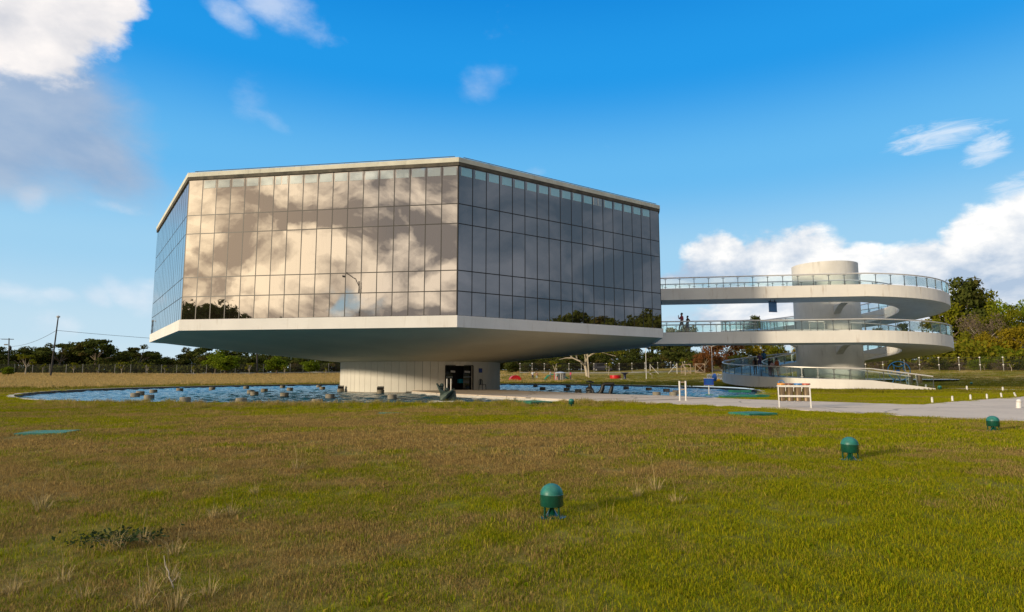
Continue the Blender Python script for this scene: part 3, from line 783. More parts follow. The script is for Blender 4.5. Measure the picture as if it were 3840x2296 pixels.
sheet([(-.30,.36),(-.05,.52),(.28,.66),(.46,.76),(.47,.72),(.30,.50),(.10,.30),(-.06,.08),(-.28,.08)], -.30, -.12, .10)
sheet([(-.05,.08),(.10,.28),(.34,.56),(.42,.64),(.47,.30),(.52,.08)], -.10, .34, .05)
sheet([(-.25,.08),(-.28,.5),(.05,.62),(.40,.60),(.50,.08)], .0, .42, .05)
mb.lathe([(.02,-.11),(.10,-.07),(.125,0),(.10,.09),(.03,.13)], 12, (-.29, .05, .90)); mb.lathe([(.05,0),(.075,.12),(.05,.26)], 10, (-.26,.05,.62))
mb.lathe([(.02,-.1),(.12,-.04),(.13,.06),(.03,.13)], 12, (-.02,.1,.66))
part('figure', mb, M['bronze'], sc)
q = Vector((6.05, 42.4, 0))
rc = thing('reclining_sculpture', 'dark bronze reclining figure with raised knees beside the bridge in the pool', 'sculpture', (q.x, q.y, WZ), R(-12), None, 1.15)
vs = [(0,0,.02),(-.30,0,.05),(-.56,0,.22),(-.60,0,.46),(-.56,0,.58),(-.56,-.02,.70),(-.56,-.02,.80),(-.80,-.06,.12),(-.84,-.08,.40),(.18,-.12,.42),(.24,-.12,.74),(.55,-.12,.76),(.92,-.12,.76),(.30,.14,.10),(.62,.14,.10),(.78,.14,.70),(-.40,-.16,.40),(-.32,-.2,.10)]
ed = [(0,1),(1,2),(2,3),(3,4),(4,5),(5,6),(2,7),(3,8),(7,8),(0,9),(9,10),(10,11),(11,12),(0,13),(13,14),(14,15),(3,16),(16,17)]
ed.remove((7,8))
rr = [.17,.16,.24,.24,.09,.12,.10,.11,.10,.15,.12,.10,.08,.15,.15,.10,.07,.07]
part('figure', skin_mesh('figure', vs, ed, rr, M['darkbronze']), None, rc)
part('hat', MB().lathe([(.05,0),(.26,.02),(.24,.07),(.10,.11),(.02,.13)], 16), M['darkbronze'], rc, (-.56,-.02,.83), (R(4),R(8),0), True)
part('plinth_stone', MB().box((0,0,-.08), (1.8,.7,.10)), M['plinth'], rc)

# two white posts in the doorway approach, and a taller pair with cross bars on the path
def gate_posts(loc, rz, h, gap, bars, label, name='post_stand', fm='whitepaint'):
    t = thing(name, label, 'post stand', loc, rz)
    for s in (-1, 1): part('post', MB().lathe([(.042,0),(.042,h-.01),(.035,h)], 12), M[fm], t, (s*gap/2,0,0), smooth=True)
    for z in bars: part('crossbar', MB().box((0,0,z), (gap-.1,.035,.05)), M['wood'], t)
    for s in (-1, 1): part('foot_plate', MB().box((s*gap/2,0,.006), (.20,.20,.012)), M['kerb'], t)
d = ground_at(1089, 966); gate_posts((-4.53, 44.0, .045), .05, .99, .29, [], 'bare pair of slim white posts on the bridge before the doorway')
g = ground_at(1655.5, 973); gate_posts((g.x, g.y, .02), R(-8), 1.00, .30, [.94,.58], 'pair of white posts joined by brown crossbars standing on the path')

# ------------------------------------------------------------------ plastic chair by the door
a = R(319); ch = thing('plastic_chair', 'black plastic chair against the drum wall beside the doorway', 'chair', (PC[0]+(DR+.55)*math.cos(a), PC[1]+(DR+.55)*math.sin(a), .045), a+PI/2)
M['chair'] = pbr('black_plastic', (.012,.012,.013), .35)
part('seat', MB().box((0,0,.43), (.44,.44,.035)), M['chair'], ch)
for sx in (-1,1):
    for sy in (-1,1): part('leg', MB().tube([(sx*.22,sy*.21,0),(sx*.195,sy*.19,.43)], [.022,.028], 8), M['chair'], ch)
bk = MB(); arc = [(math.cos(PI*i/10)*.20, .2+.03*math.sin(PI*i/10), .70+.18*math.sin(PI*i/10)) for i in range(11)]
bk.tube([(.20,.19,.43)]+arc+[(-.20,.19,.43)], .026, 8); bk.box((0,.215,.64), (.14,.02,.40)); part('backrest', bk, M['chair'], ch)

# ------------------------------------------------------------------ green garden lamps
def garden_lamp(name, loc, label, s=1.0, tall=True, rz=0.0):
    t = thing(name, label, 'garden lamp', loc, rz, 'green dome lamps in the lawn', s)
    n = 12; dome = [(.131*math.cos(PI/2*i/n), .255+.118*math.sin(PI/2*i/n)) for i in range(n+1)]
    dome[-1] = (.002, dome[-1][1])
    part('dome', MB().lathe(dome, 40), M['dome_faded_sky'], t, smooth=True)
    part('skirt', MB().lathe([(.118,.122),(.130,.126),(.1345,.14),(.1345,.255),(.131,.258)], 40), M['bluegreen'], t, smooth=True)
    for k in range(4):
        a = R(20+90*k); part('leg', MB().tube([(.112*math.cos(a), .112*math.sin(a), .0), (.112*math.cos(a), .112*math.sin(a), .12)], .013, 8), M['bluegreen'], t)
    part('reflector_cone', MB().lathe([(.085,.012),(.06,.04),(.02,.105),(.012,.115)], 20), M['bluegreen'], t, smooth=True)
    part('base_plate', MB().lathe([(.165,-.03),(.165,.008),(.15,.016)], 28), M['bluegreen'], t, smooth=True)
    return t
for px, py, lab, s in ((1337.5, 1253, 'green dome lamp in the near lawn, largest and closest one', 1.0), (2061.5, 1115, 'green dome lamp in the lawn at right, second closest', 1.0), (2408.5, 1046, 'green dome lamp near the path at the right edge', 1.0),
                       (1385, 986, 'small green globe lamp beside the green hatch near the bridge', .90), (2278, 947, 'green dome lamp on the grass island right of the ramp', 1.05), (2355, 934, 'dark green dome lamp beyond the side path', 1.0)):
    q = ground_at(px, py); garden_lamp('garden_lamp', q, lab, s, rz=random.random())

# ------------------------------------------------------------------ green utility hatches
def hatch(px, py, wx, wy, h, rz, label, double=None):
    q = ground_at(px, py); t = thing('utility_hatch', label, 'utility hatch', (q.x, q.y+wy*.3, q.z), rz, 'green utility hatches in the grass')
    part('lid', MB().box((0,0,h-.025), (wx,wy,.05)), M['hatch'], t)
    part('kerb', MB().box((0,0,(h-.05)/2-.02), (wx-.06,wy-.06,h-.01)), M['hatch'], t)
    if double: part('lid', MB().box((double[0],double[1],h+.015), (wx*.8,wy*.8,.05)), M['hatch'], t); part('kerb', MB().box((double[0],double[1],h/2-.03), (wx*.75,wy*.75,h)), M['hatch'], t)
hatch(97, 1054, 1.0, .8, .05, .2, 'faded green hatch sunk in the brown lawn at left')
hatch(1293, 979, 1.1, 1.5, .10, .5, 'bright green hatch at the lawn edge below the bridge')
hatch(1833, 1009, 1.15, 1.0, .10, .35, 'green hatch in the lawn in front of the bin rack')
hatch(1793, 965, 1.9, 1.0, .12, .05, 'stepped green hatch by the path left of the bin rack', (1.2, .5))
hatch(1796, 950, 1.5, .8, .12, 0, 'narrow green hatch below the foot of the ramp')
hatch(1855, 954, .8, .6, .03, 0, 'thin green hatch flush with the grass behind the stepped hatch')
hatch(945, 1004, .9, .7, .03, .1, 'overgrown green hatch nearly hidden in dry grass')

# ------------------------------------------------------------------ rack of recycling bins
g1, g2 = ground_at(1887, 989), ground_at(1961, 991.5)
# posts of the rack: real width about 1.25 m
dirv = Vector((1.0, -.28, 0)).normalized(); L = 1.18
r0 = ground_at(1889, 989); rk = thing('bin_rack', 'white metal rack holding four bins at the path edge', 'bin rack', (r0.x, r0.y, r0.z), math.atan2(dirv.y, dirv.x))
for x in (0, L): part('post', MB().box((x,0,.45), (.045,.05,.96)), M['whitepaint'], rk, (0,0,0), (R(-4),0,0))
for z in (.88, .48): part('rail', MB().box((L/2,.0,0), (L+.04,.04,.075)), M['whitepaint'], rk, (0,(z)*.07,z), (0,0,0))
for x in (.30, .60, .90): part('hook', MB().box((0,0,0), (.018,.02,.24)), M['whitepaint'], rk, (x-.03,.04,.79))
part('brace', MB().box((L/2,.55,.88), (L,.03,.03)), M['whitepaint'], rk)
def bin_at(i, lab, lid, dome=None):
    loc = rk.matrix_basis @ Vector((.17+.305*i, .26, 0))
    loc = Vector((rk.location.x, rk.location.y, 0)) + Matrix.Rotation(rk.rotation_euler.z, 3, 'Z') @ Vector((.15+.31*i, .22, 0))
    t = thing('recycling_bin', lab, 'bin', (loc.x, loc.y, rk.location.z), rk.rotation_euler.z, 'steel bins hung on the white rack')
    part('drum', MB().lathe([(.125,.27),(.137,.28),(.140,.32),(.140,.90),(.145,.91),(.145,.93)], 28), M['steelbin'], t, smooth=True)
    part('lid', MB().lathe([(.160,.935),(.160,.985),(.145,.995)], 28), lid, t, smooth=True)
    if dome: part('lid_flap', MB().tube([(.11*math.cos(a2), 0, 1.0+.11*math.sin(a2)) for a2 in [PI*k/10 for k in range(11)]], .016, 6), dome, t)
    return t
for i, (n_, lid, dm) in enumerate((('orange', M['orange'], M['blue']), ('brown', M['brown'], None), ('blue', M['blue'], None), ('red', M['red'], None))):
    bin_at(i, f'steel bin with {n_} lid hanging on the white rack by the path', lid, dm)
def post_bin(px, py, lab, pole, lean):
    q = on_ground(px, 51.0) if py is None else ground_at(px, py)
    t = thing('litter_bin', lab, 'bin', q, R(20), 'steel bins on posts by the ramp')
    part('post', MB().box((0,0,.62), (.07,.07,1.3)), M['whitepaint'], t, (-.16,0,0), (0,R(lean),0))
    part('drum', MB().lathe([(.17,.42),(.19,.45),(.19,1.2),(.2,1.22),(.17,1.25)], 24), M['steelbin'], t, (.12,0,0), smooth=True)
post_bin(2228, 942, 'grey steel litter bin on a leaning white post right of the ramp foot', 1, -5)
post_bin(2206, 941, 'steel litter bin behind the end of the ramp handrail', 1, 4)

# ------------------------------------------------------------------ blue notice board
q = ground_at(1719, 958); sg = thing('notice_board', 'dark blue notice board on a white post at the pool edge', 'sign', (q.x, q.y, q.z), R(6))
part('board', MB().box((0,0,.86), (.64,.03,.44)), M['bluesign'], sg)
part('board_rim', MB().box((0,0,1.087), (.68,.04,.02)).box((0,0,.632), (.68,.04,.02)), M['whitepaint'], sg)
part('post', MB().box((0,.02,.32), (.05,.05,.66)), M['whitepaint'], sg)
part('base', MB().box((0,0,.02), (.40,.30,.05)), M['hatch'], sg)
for i, (x, wd) in enumerate(((0,.42),(-.04,.44),(.02,.40),(-.02,.46),(.0,.36))): part('text_line', MB().box((x,-.0165,.99-.065*i), (wd,.002,.012)), M['tealw'], sg)

# ------------------------------------------------------------------ white bollards along the path
def bollard(px, py, h, w, lab, lean=0.0, leanx=0.0, zz=None):
    q = ground_at(px, py); t = thing('bollard', lab, 'bollard', q, 0, 'short white bollards along the paths'); t.rotation_euler = (R(leanx), R(lean), random.random()*.4)
    part('stem', MB().lathe([(w,-.1),(w,h-w*.9),(w*.8,h-w*.35),(w*.3,h)], 16), M['whitepaint'], t, smooth=True)
    part('cap_ring', MB().lathe([(w*1.06,h-w*1.5),(w*1.06,h-w*1.1)], 16), M['kerb'], t, smooth=True)
Z8 = lambda x, y: px1(x, y, 3380, 1400, 5.395)
bl = [(628,606,'leftmost bollard where the path forks'), (1037,578,'second bollard along the path fork'), (1404,543,'third bollard along the path fork'), (1736,524,'fourth bollard along the path fork'), (2030,497,'fifth slightly tilted bollard along the path fork'), (2318,478,'sixth bollard, leaning steeply, along the path fork'),
      (500,309,'far bollard beside the ramp foot'), (1330,347,'middle bollard on the side path'), (2058,374,'right bollard on the side path'), (2372,715,'large tilted bollard at the right edge of the path')]
for i, (x, y, lab) in enumerate(bl):
    px, py = Z8(x, y); big = i == 9
    bollard(px, py, .29 if i < 6 else (.38 if big else .36), .046 if i < 6 else (.09 if big else .065), 'white '+lab, {4: -6, 5: -24, 9: 8}.get(i, 0))

# ------------------------------------------------------------------ science park pieces beyond the pool
q = on_ground(1733, 100.0); q = Vector(at_y(1733, 922, 100.0)); q.z = T(q.x, q.y)
ds = thing('sound_dish', 'large blue sound dish standing on edge beyond the pool', 'dish', q, R(98), None, .64)
n = 10; prof = [(1.02*math.sin(PI/2*i/n)+.002, -.62*math.cos(PI/2*i/n)) for i in range(n+1)]
dm = MB().lathe(prof+[(1.02,.03),(.96,.03)]+[(.96*math.sin(PI/2*i/n)+.002, -.56*math.cos(PI/2*i/n)) for i in range(n, -1, -1)], 32)
part('bowl', dm, M['domeblue'], ds, (0,0,1.05), (R(90),0,0), True)
part('stand', MB().tube([(-.3,0,0),(-.1,.25,.3)], .05, 8).tube([(.3,0,0),(.1,.25,.3)], .05, 8), M['navy'], ds)
def pawn(loc, s, lab):
    t = tag(obj('chess_pawn', pawn_me, None, loc, (0,0,0), (s,s,s)), lab, 'chess piece', 'giant white chess pieces on the lawn')
pawn_me = MB().lathe([(.17,0),(.18,.06),(.15,.12),(.09,.22),(.07,.46),(.11,.50),(.07,.53),(.10,.60),(.11,.67),(.08,.74),(.02,.78)], 16).mesh('chess_pawn', M['whitepaint'], True)
for i, px in enumerate((1386,1447,1518,1580,1782,1848,1908)):
    X = (2520+px/10.342)/K; q = at_y(X, 920, 108.0); q.z = T(q.x, q.y)
    pawn(q, 1.32+(.1 if i in (1,4) else 0), f'giant white chess piece beside the blue dish, {ordn[i]} from the left')
q = at_y(1742, 925, 98.0); q.z = T(q.x, q.y)
part('ball_shell', MB().lathe([(.02,0),(.2,.06),(.29,.22),(.29,.34),(.2,.5),(.02,.56)], 18), M['yellow'], thing('yellow_ball', 'yellow ball on the grass beside the blue dish', 'ball', q), smooth=True)
q = at_y(1248, 924, 112.0); q.z = T(q.x, q.y)
rt = thing('red_arch', 'low red half barrel lying on the grass beyond the pool', 'play arch', q, R(15))
arcp = [(math.cos(PI*i/12), math.sin(PI*i/12)) for i in range(13)]
mb = MB(); vs = [(x*1.0, -.7, z*.9) for x, z in arcp]+[(x*1.0, .7, z*.9) for x, z in arcp]
mb.add(vs, [(i, i+1, 14+i, 13+i) for i in range(12)]+[tuple(range(13))[::-1], tuple(range(13, 26))]); part('shell', mb, M['redpaint'], rt)
part('rim', MB().tube([(x*1.02, -.7, z*.92) for x, z in arcp], .05, 6), M['redpaint'], rt)
q = at_y(1350, 924, 116.0); q.z = T(q.x, q.y)
gc = thing('green_climber', 'green hump shaped climbing frame behind the standing people', 'climbing frame', q, R(8))
hump = [(-2.4,.0),(-1.7,.7),(-.9,1.0),(0,.85),(.6,.75),(1.3,.7),(2.0,.25),(2.3,0)]
for s in (-.5, .5): part('side_rail', MB().tube([(x, s, z+.05) for x, z in hump], .09, 8), M['greenpaint'], gc)
for i in range(1, 7): part('rung', MB().box(((hump[i][0]), 0, hump[i][1]), (.55,1.0,.10)), M['greenpaint'], gc)
q = at_y(1358, 923, 114.0); q.z = T(q.x, q.y)
dt = thing('slatted_table', 'round slatted drum table with pale top among the people', 'table', q)
for k in range(20):
    a = 2*PI*k/20; part('slat', MB().box((1.0*math.cos(a), 1.0*math.sin(a), .62), (.04,.16,1.24), a), M['kerb'], dt)
part('core', MB().lathe([(.93,.02),(.93,1.22)], 24), M['mullion'], dt); part('top', MB().lathe([(1.15,1.25),(1.15,1.33),(.5,1.5),(.1,1.55)], 24), M['palegrey'], dt)
q = at_y(1491.5, 918, 122.0); q.z = T(q.x, q.y)
rd = thing('red_drum_seat', 'low red round seat on the lawn right of the bare tree', 'seat', q)
part('body', MB().lathe([(1.06,0),(1.08,.1),(1.08,.55),(1.0,.62)], 32), M['redpaint'], rd, smooth=True)
part('top_ring', MB().lathe([(1.12,.55),(1.12,.64),(.9,.66)], 32), M['redpaint'], rd, smooth=True)
q = at_y(1514.5, 919, 118.0); q.z = T(q.x, q.y)
ms = thing('pedestal_basin', 'black pedestal basin on a slab right of the red seat', 'basin', q, .3)
part('stem', MB().lathe([(.28,0),(.24,.1),(.24,.75),(.3,.9)], 18), M['navy'], ms, smooth=True); part('bowl', MB().lathe([(.3,.9),(.72,1.15),(.74,1.25),(.6,1.24)], 20), M['navy'], ms, smooth=True); part('slab', MB().box((0,0,.02), (1.7,1.2,.06)), M['kerb'], ms)
# blue atom wheel
q = at_y(2180, 915, 84.0); q.z = T(q.x, q.y)
aw = thing('atom_wheel', 'blue tubular ring with a star of curved bars beyond the ramp', 'sculpture', q, R(-28))
RW = 1.30; zc = RW+.42
part('ring', MB().tube([(RW*math.cos(2*PI*i/40), 0, zc+RW*math.sin(2*PI*i/40)) for i in range(40)], .05, 8, closed=True), M['cyan'], aw, smooth=True)
for k in range(5):
    a0 = PI/2+.63+2*PI*k/5; a1 = a0+2*PI/5; am = (a0+a1)/2
    pts = []
    for i in range(9):
        t = i/8; bx_, bz_ = (1-t)**2*math.cos(a0)*RW*.96+2*t*(1-t)*math.cos(am)*RW*.14+t*t*math.cos(a1)*RW*.96, (1-t)**2*math.sin(a0)*RW*.96+2*t*(1-t)*math.sin(am)*RW*.14+t*t*math.sin(a1)*RW*.96
        pts.append((bx_, .02, zc+bz_))
    part('star_bar', MB().tube(pts, .045, 8), M['cyan'], aw, smooth=True)
part('seat', MB().box((-.1,0,zc-.28), (.42,.4,.12)).box((-.1,.18,zc-.05), (.42,.08,.42)), M['blue'], aw)
for s in (-1, 1): part('leg', MB().tube([(s*.9,-.5,0),(s*.62,0,zc-RW*.78)], .045, 8).tube([(s*.9,.5,0),(s*.62,0,zc-RW*.78)], .045, 8), M['cyan'], aw)
q = at_y(2197, 915, 80.0); q.z = T(q.x, q.y)
lp = thing('leaning_mast', 'slim white leaning mast in front of the blue wheel', 'mast', q); part('shaft', MB().tube([(0,0,0),(-.16,0,3.1)], [.05,.035], 8), M['whitepaint'], lp); part('finial', MB().lathe([(.05,3.08),(.06,3.14),(.02,3.2)], 8, (-.163,0,0)), M['whitepaint'], lp)
mb = MB(); cpad = at_y(2240, 919, 92.0); z = T(cpad.x, cpad.y)
mb.lathe([(7.5,.0),(7.5,.06)], 40); struct('concrete_pad', mb.mesh('concrete_pad', pbr('pale_blue_pad', (.42,.47,.50), .6, .1, 1)), (cpad.x-1.0, cpad.y+4, z+.22))

# ------------------------------------------------------------------ lamp posts
def double_lamp(px, Y, ytop, lab):
    q = at_y(px, 912, Y); q.z = T(q.x, q.y); h = at_y(px, ytop, Y).z-q.z
    t = thing('lamp_post', lab, 'lamp post', q, R(-5), 'white double headed lamp posts on the lawn')
    part('pole', MB().tube([(0,0,0),(0,0,h)], [.065,.042], 8), M['whitepaint'], t, smooth=True)
    for s in (-1, 1):
        part('arm', MB().tube([(0,0,h-.12),(s*.28,0,h+.12)], .035, 6), M['whitepaint'], t)
        part('lamp_head', MB().lathe([(.02,-.30),(.13,-.2),(.15,.1),(.08,.34)], 10), M['whitepaint'], t, (s*.55,0,h+.18), (0,R(90-s*8) if s > 0 else R(-82),0), True)
double_lamp(1566.5, 118, 844, 'white double lamp post in front of the dark trees')
double_lamp(1727, 104, 840, 'white double lamp post beside the rust coloured tree')
double_lamp(1921.5, 112, 834, 'white double lamp post just left of the ramp tower')
def pole_thing(px, pyb, pxt, pyt, Y, lab, globe=True, rad=.17):
    b = at_y(px, pyb, Y); t_ = at_y(pxt, pyt, Y); zb = T(b.x, b.y)
    b.z = min(b.z, zb)
    t = thing('utility_pole', lab, 'utility pole', b); v = t_-b
    part('shaft', MB().tube([(0,0,0), v], [rad, rad*.62], 10), M['pole'], t, smooth=True)
    return t, v
lpx, lv = pole_thing(122, 916, 141, 770, 120, 'tall leaning dark pole with a small globe lamp on top')
part('lamp_globe', MB().lathe([(.05,-.05),(.30,.05),(.36,.16),(.25,.34),(.05,.42)], 14), M['palegrey'], lpx, lv, smooth=True)
up, uv = pole_thing(21, 900, 22, 820, 150, 'dark utility pole with crossarm and transformer at the far left')
part('crossarm', MB().box((0,0,0), (2.6,.14,.16), .2), M['pole'], up, uv-Vector((.3,0,.25)))
part('transformer', MB().lathe([(.30,-.5),(.34,-.4),(.34,.3),(.2,.42),(.06,.7)], 14), M['mullion'], up, uv+Vector((.62,-.2,-2.5)), smooth=True)
part('transformer_bracket', MB().box((0,0,0), (.8,.08,.1)), M['mullion'], up, uv+Vector((.3,-.1,-2.5)))
part('insulator_arm', MB().box((0,0,0), (.9,.1,.3)), M['mullion'], up, uv+Vector((-.55,-.1,-1.6)))
dp, dv_ = pole_thing(623, 912, 623, 858, 150, 'dark pole behind the round green bushes left of the drum', rad=.26)
part('pole_cap', MB().lathe([(.2,0),(.12,.15)], 10), M['pole'], dp, dv_)
def wire(a, b, sag, lab):
    pts = [a.lerp(b, i/16)-Vector((0,0,sag*4*(i/16)*(1-i/16))) for i in range(17)]
    tag(obj('power_line', MB().tube(pts, .035, 5).mesh('power_line', M['pole'])), lab, 'cable', 'overhead cables on the left')
la = at_y(137, 801, 120); wire(at_y(24, 840, 150), la, .8, 'thin cable from the crossarm pole to the leaning lamp pole')
wire(la, Vector((-30, 158, 9.0)), 1.2, 'thin cable running from the leaning pole behind the museum')
wire(Vector((-160, 130, 12.4)), up.location+uv+Vector((-.9,0,-.2)), .8, 'cable leaving the frame from the crossarm at far left')
# street lamp behind the camera, mirrored in the long facade
bl_ = thing('street_lamp', 'tall single arm street lamp seen mirrored in the long bronze facade', 'street lamp', (-33, -2, T(-33,-2)))
part('pole', MB().tube([(0,0,0),(0,0,13.4)], [.16,.09], 8), M['pole'], bl_)
part('arm', MB().tube([(0,0,12.6),(-.5,0,13.7),(-1.9,0,14.5)], .06, 6), M['pole'], bl_); part('lamp_head', MB().box((0,0,0), (.8,.3,.18)), M['pole'], bl_, (-2.2,0,14.5))

# ------------------------------------------------------------------ perimeter fences
def fence(pts, H, spacing, lab, caps, kerb=True):
    t = thing('perimeter_fence', lab, 'fence', (pts[0][0], pts[0][1], 0)); o = Vector((pts[0][0], pts[0][1], 0))
    wire_mb = MB(); pm_ = MB().box((0,0,H/2), (.10,.10,H)).mesh('fence_post', M['fencepost'])
    cp = MB().box((0,-.06,0), (.24,.10,.13)).mesh('post_clamp', M['whitepaint'])
    for (x0, y0), (x1, y1) in zip(pts, pts[1:]):
        a, b = Vector((x0, y0, 0)), Vector((x1, y1, 0)); L = (b-a).length; n = max(1, round(L/spacing)); rz = math.atan2(y1-y0, x1-x0)
        for i in range(n):
            p, q = a.lerp(b, i/n), a.lerp(b, (i+1)/n); p.z, q.z = T(p.x, p.y), T(q.x, q.y)
            po = obj('fence_post', pm_, t, p-o, (0,0,rz))
            if caps:
                for z in (H-.15, H*.42): obj('post_clamp', cp, po, (0,0,z))
            d = q-p
            for z in (.25, H-.12): wire_mb.tube([p-o+Vector((0,0,z)), q-o+Vector((0,0,z))], .018, 4, cap=False)
            for j in range(1, 16):
                c = p+d*(j/16)-o; wire_mb.box(c+Vector((0,0,H/2)), (.022,.022,H-.3))
            for z in (.7,1.2,1.7): wire_mb.tube([p-o+Vector((0,0,z)), q-o+Vector((0,0,z))], .010, 3, cap=False)
    wo_ = part('wire_mesh', wire_mb, M['wire'], t); tag(wo_, kind='stuff')
    if kerb:
        kb = MB()
        for (x0, y0), (x1, y1) in zip(pts, pts[1:]):
            a, b = Vector((x0, y0, 0)), Vector((x1, y1, 0)); n = max(1, int((b-a).length/8))
            for i in range(n):
                p, q = a.lerp(b, i/n), a.lerp(b, (i+1)/n); d = q-p; m_ = (p+q)/2; kb.box((m_.x-o.x, m_.y-o.y, T(m_.x, m_.y)+.05), (d.length, .22, .42), math.atan2(d.y, d.x))
        part('base_kerb', kb, M['fencepost'], t)
fence([(-150,118),(-110,140),(-60,156),(-12,160)], 2.4, 3.2, 'grey post and wire fence before the trees at left', False)
fence([(2,152),(38,146),(62,136)], 2.5, 3.1, 'wire fence with white post clamps behind the bare tree', True)
fence([(66,132),(86,112),(104,92),(126,66)], 2.6, 3.3, 'wire fence with white post clamps right of the ramp tower', True, False)
def wood_gate(px, lab):
    q = at_y(px, 905, 136); q.z = T(q.x, q.y); t = thing('wooden_gate', lab, 'gate', q, R(-15))
    for s in (-1, 1): part('stile', MB().box((s*1.0,0,1.1), (.16,.12,2.2)), M['wood'], t)
    for z in (.25, 2.1): part('rail', MB().box((0,0,z), (1.84,.10,.16)), M['wood'], t)
    for s in (-1, 1): part('brace', MB().box((0,s*.02,0), (2.5,.06,.12)), M['wood'], t, (0,s*.06,1.17), (0,R(44*s),0))
wood_gate(1663, 'left weathered wooden gate with crossed braces in the fence'); wood_gate(1697, 'right weathered wooden gate with crossed braces in the fence')
for px, s, lab in ((1566+10, 1, 'left'), (1641, -1, 'right')):
    q = at_y(px, 905, 138); q.z = T(q.x, q.y); t = thing('braced_post', f'{lab} white fence corner post with a diagonal brace', 'post', q, R(-12))
    part('post', MB().box((0,0,1.2), (.16,.16,2.4)), M['kerb'], t); part('brace', MB().tube([(0,0,2.2),(s*1.9,0,.1)], .07, 6), M['kerb'], t)
# dark van beyond the fence
q = at_y(1461, 905, 158); q.z = T(q.x, q.y)
vn = thing('parked_van', 'dark parked van beyond the wire fence', 'van', q, R(-12))
prof = [(-2.5,.35),(-2.55,1.0),(-2.3,1.9),(-1.6,2.15),(.6,2.15),(1.4,1.35),(2.35,1.15),(2.5,.8),(2.5,.35)]
mb = MB(); vs = [(x, s*.95*(1 if z < 1.3 else .9), z) for s in (-1,1) for x, z in prof]; n = len(prof)
mb.add(vs, [tuple(range(n)), tuple(range(n, 2*n))[::-1]]+[(i, n+i, n+(i+1) % n, (i+1) % n) for i in range(n)])
part('body', mb, pbr('van_paint', (.012,.013,.02), .3, coat=.5), vn)
for s in (-1,1): part('window', MB().box((-.5,s*.905,1.65), (1.8,.03,.5)), M['doorglass'], vn)
for x in (-1.6, 1.6):
    for s in (-1,1):
        wv = part('wheel', MB().lathe([(.36,-.1),(.36,.1)], 18), M['mullion'], vn, (x,s*.9,.36), (R(90),0,0)); part('hub', MB().lathe([(.2,-.115),(.2,.115)], 12), M['steel'], wv)
# ------------------------------------------------------------------ people
def clothm(n, c): 
    if n not in M: M[n] = pbr(n, c, .85, .15, 9)
    return M[n]
SKIN = [pbr('skin_brown', (.20,.10,.06), .6, .1, 5), pbr('skin_tan', (.36,.20,.13), .6, .1, 5)]
HAIR = pbr('dark_hair', (.012,.009,.008), .6); SHOE = pbr('shoe', (.06,.05,.05), .7)
def person(label, loc, rz, h=1.7, shirt=('shirt_white', (.6,.6,.6)), legs=('trousers_dark', (.03,.035,.05)), shorts=False, skin=0, pose=None, longhair=False, sleeves=.5):
    J = dict(pel=(0,0,.95), spi=(0,0,1.14), che=(0,0,1.34), nec=(0,0,1.47), hea=(0,-.01,1.57), top=(0,0,1.67))
    RD = dict(pel=.135, spi=.125, che=.15, nec=.055, hea=.095, top=.075)
    for s, q in ((-1,'l'), (1,'r')):
        J.update({'sh'+q:(s*.18,0,1.40), 'el'+q:(s*.24,.02,1.13), 'wr'+q:(s*.25,-.06,.90), 'ha'+q:(s*.25,-.10,.80), 'hi'+q:(s*.10,0,.90), 'kn'+q:(s*.11,-.02,.50), 'an'+q:(s*.11,.03,.09), 'to'+q:(s*.13,-.14,.04)})
        RD.update({'sh'+q:.068, 'el'+q:.048, 'wr'+q:.034, 'ha'+q:.038, 'hi'+q:.095, 'kn'+q:.062, 'an'+q:.042, 'to'+q:.038})
    for k, v in (pose or {}).items(): J[k] = v
    E = [('pel','spi'),('spi','che'),('che','nec'),('nec','hea'),('hea','top')]
    for q in 'lr': E += [('che','sh'+q),('sh'+q,'el'+q),('el'+q,'wr'+q),('wr'+q,'ha'+q),('pel','hi'+q),('hi'+q,'kn'+q),('kn'+q,'an'+q),('an'+q,'to'+q)]
    keys = list(J); ix = {k: i for i, k in enumerate(keys)}
    t = thing('person', label, 'person', loc, rz, None, h/1.72)
    mats = [SKIN[skin], clothm(*shirt), clothm(*legs), SHOE]
    me = skin_mesh('body', [J[k] for k in keys], [(ix[a], ix[b]) for a, b in E], [RD[k] for k in keys], mats, 1, ix['pel'])
    seg = []
    for a, b in E:
        m = {'spi':1,'che':1,'nec':1}.get(b, 0) if a in ('pel','spi','che') else 0
        if a == 'che' and b[:2] == 'sh': m = 1
        if a[:2] == 'sh': m = 1 if sleeves >= .5 else 0
        if a[:2] == 'el': m = 1 if sleeves >= 1 else 0
        if b[:2] == 'hi' or a[:2] == 'hi': m = 2
        if a[:2] == 'kn': m = 0 if shorts else 2
        if a[:2] == 'an': m = 3
        if b == 'nec': m = 1
        seg.append((Vector(J[a]), Vector(J[b]), m))
    mi = []
    for p in me.polygons:
        c = p.center; best = 1e9; bm_ = 0
        for a, b, m in seg:
            ab = b-a; tt = max(0, min(1, (c-a).dot(ab)/ab.length_squared)); dd = (c-(a+ab*tt)).length
            if dd < best: best, bm_ = dd, m
        mi.append(bm_)
    me.polygons.foreach_set('material_index', mi)
    b = obj('body', me, t)
    hx, hy, hz = J['hea']
    hp = [(.02,.125),(.07,.11),(.098,.06),(.104,.0),(.09,-.03)] if not longhair else [(.02,.125),(.07,.11),(.10,.05),(.108,-.02),(.10,-.12),(.06,-.22)]
    part('hair', MB().lathe(hp[::-1], 12), HAIR, t, (hx, hy+.028, hz+.055), smooth=True)
    part('nose', MB().lathe([(.018,-.02),(.012,.01),(.004,.025)], 6), SKIN[skin], t, (hx, hy-.10, hz))
    return t
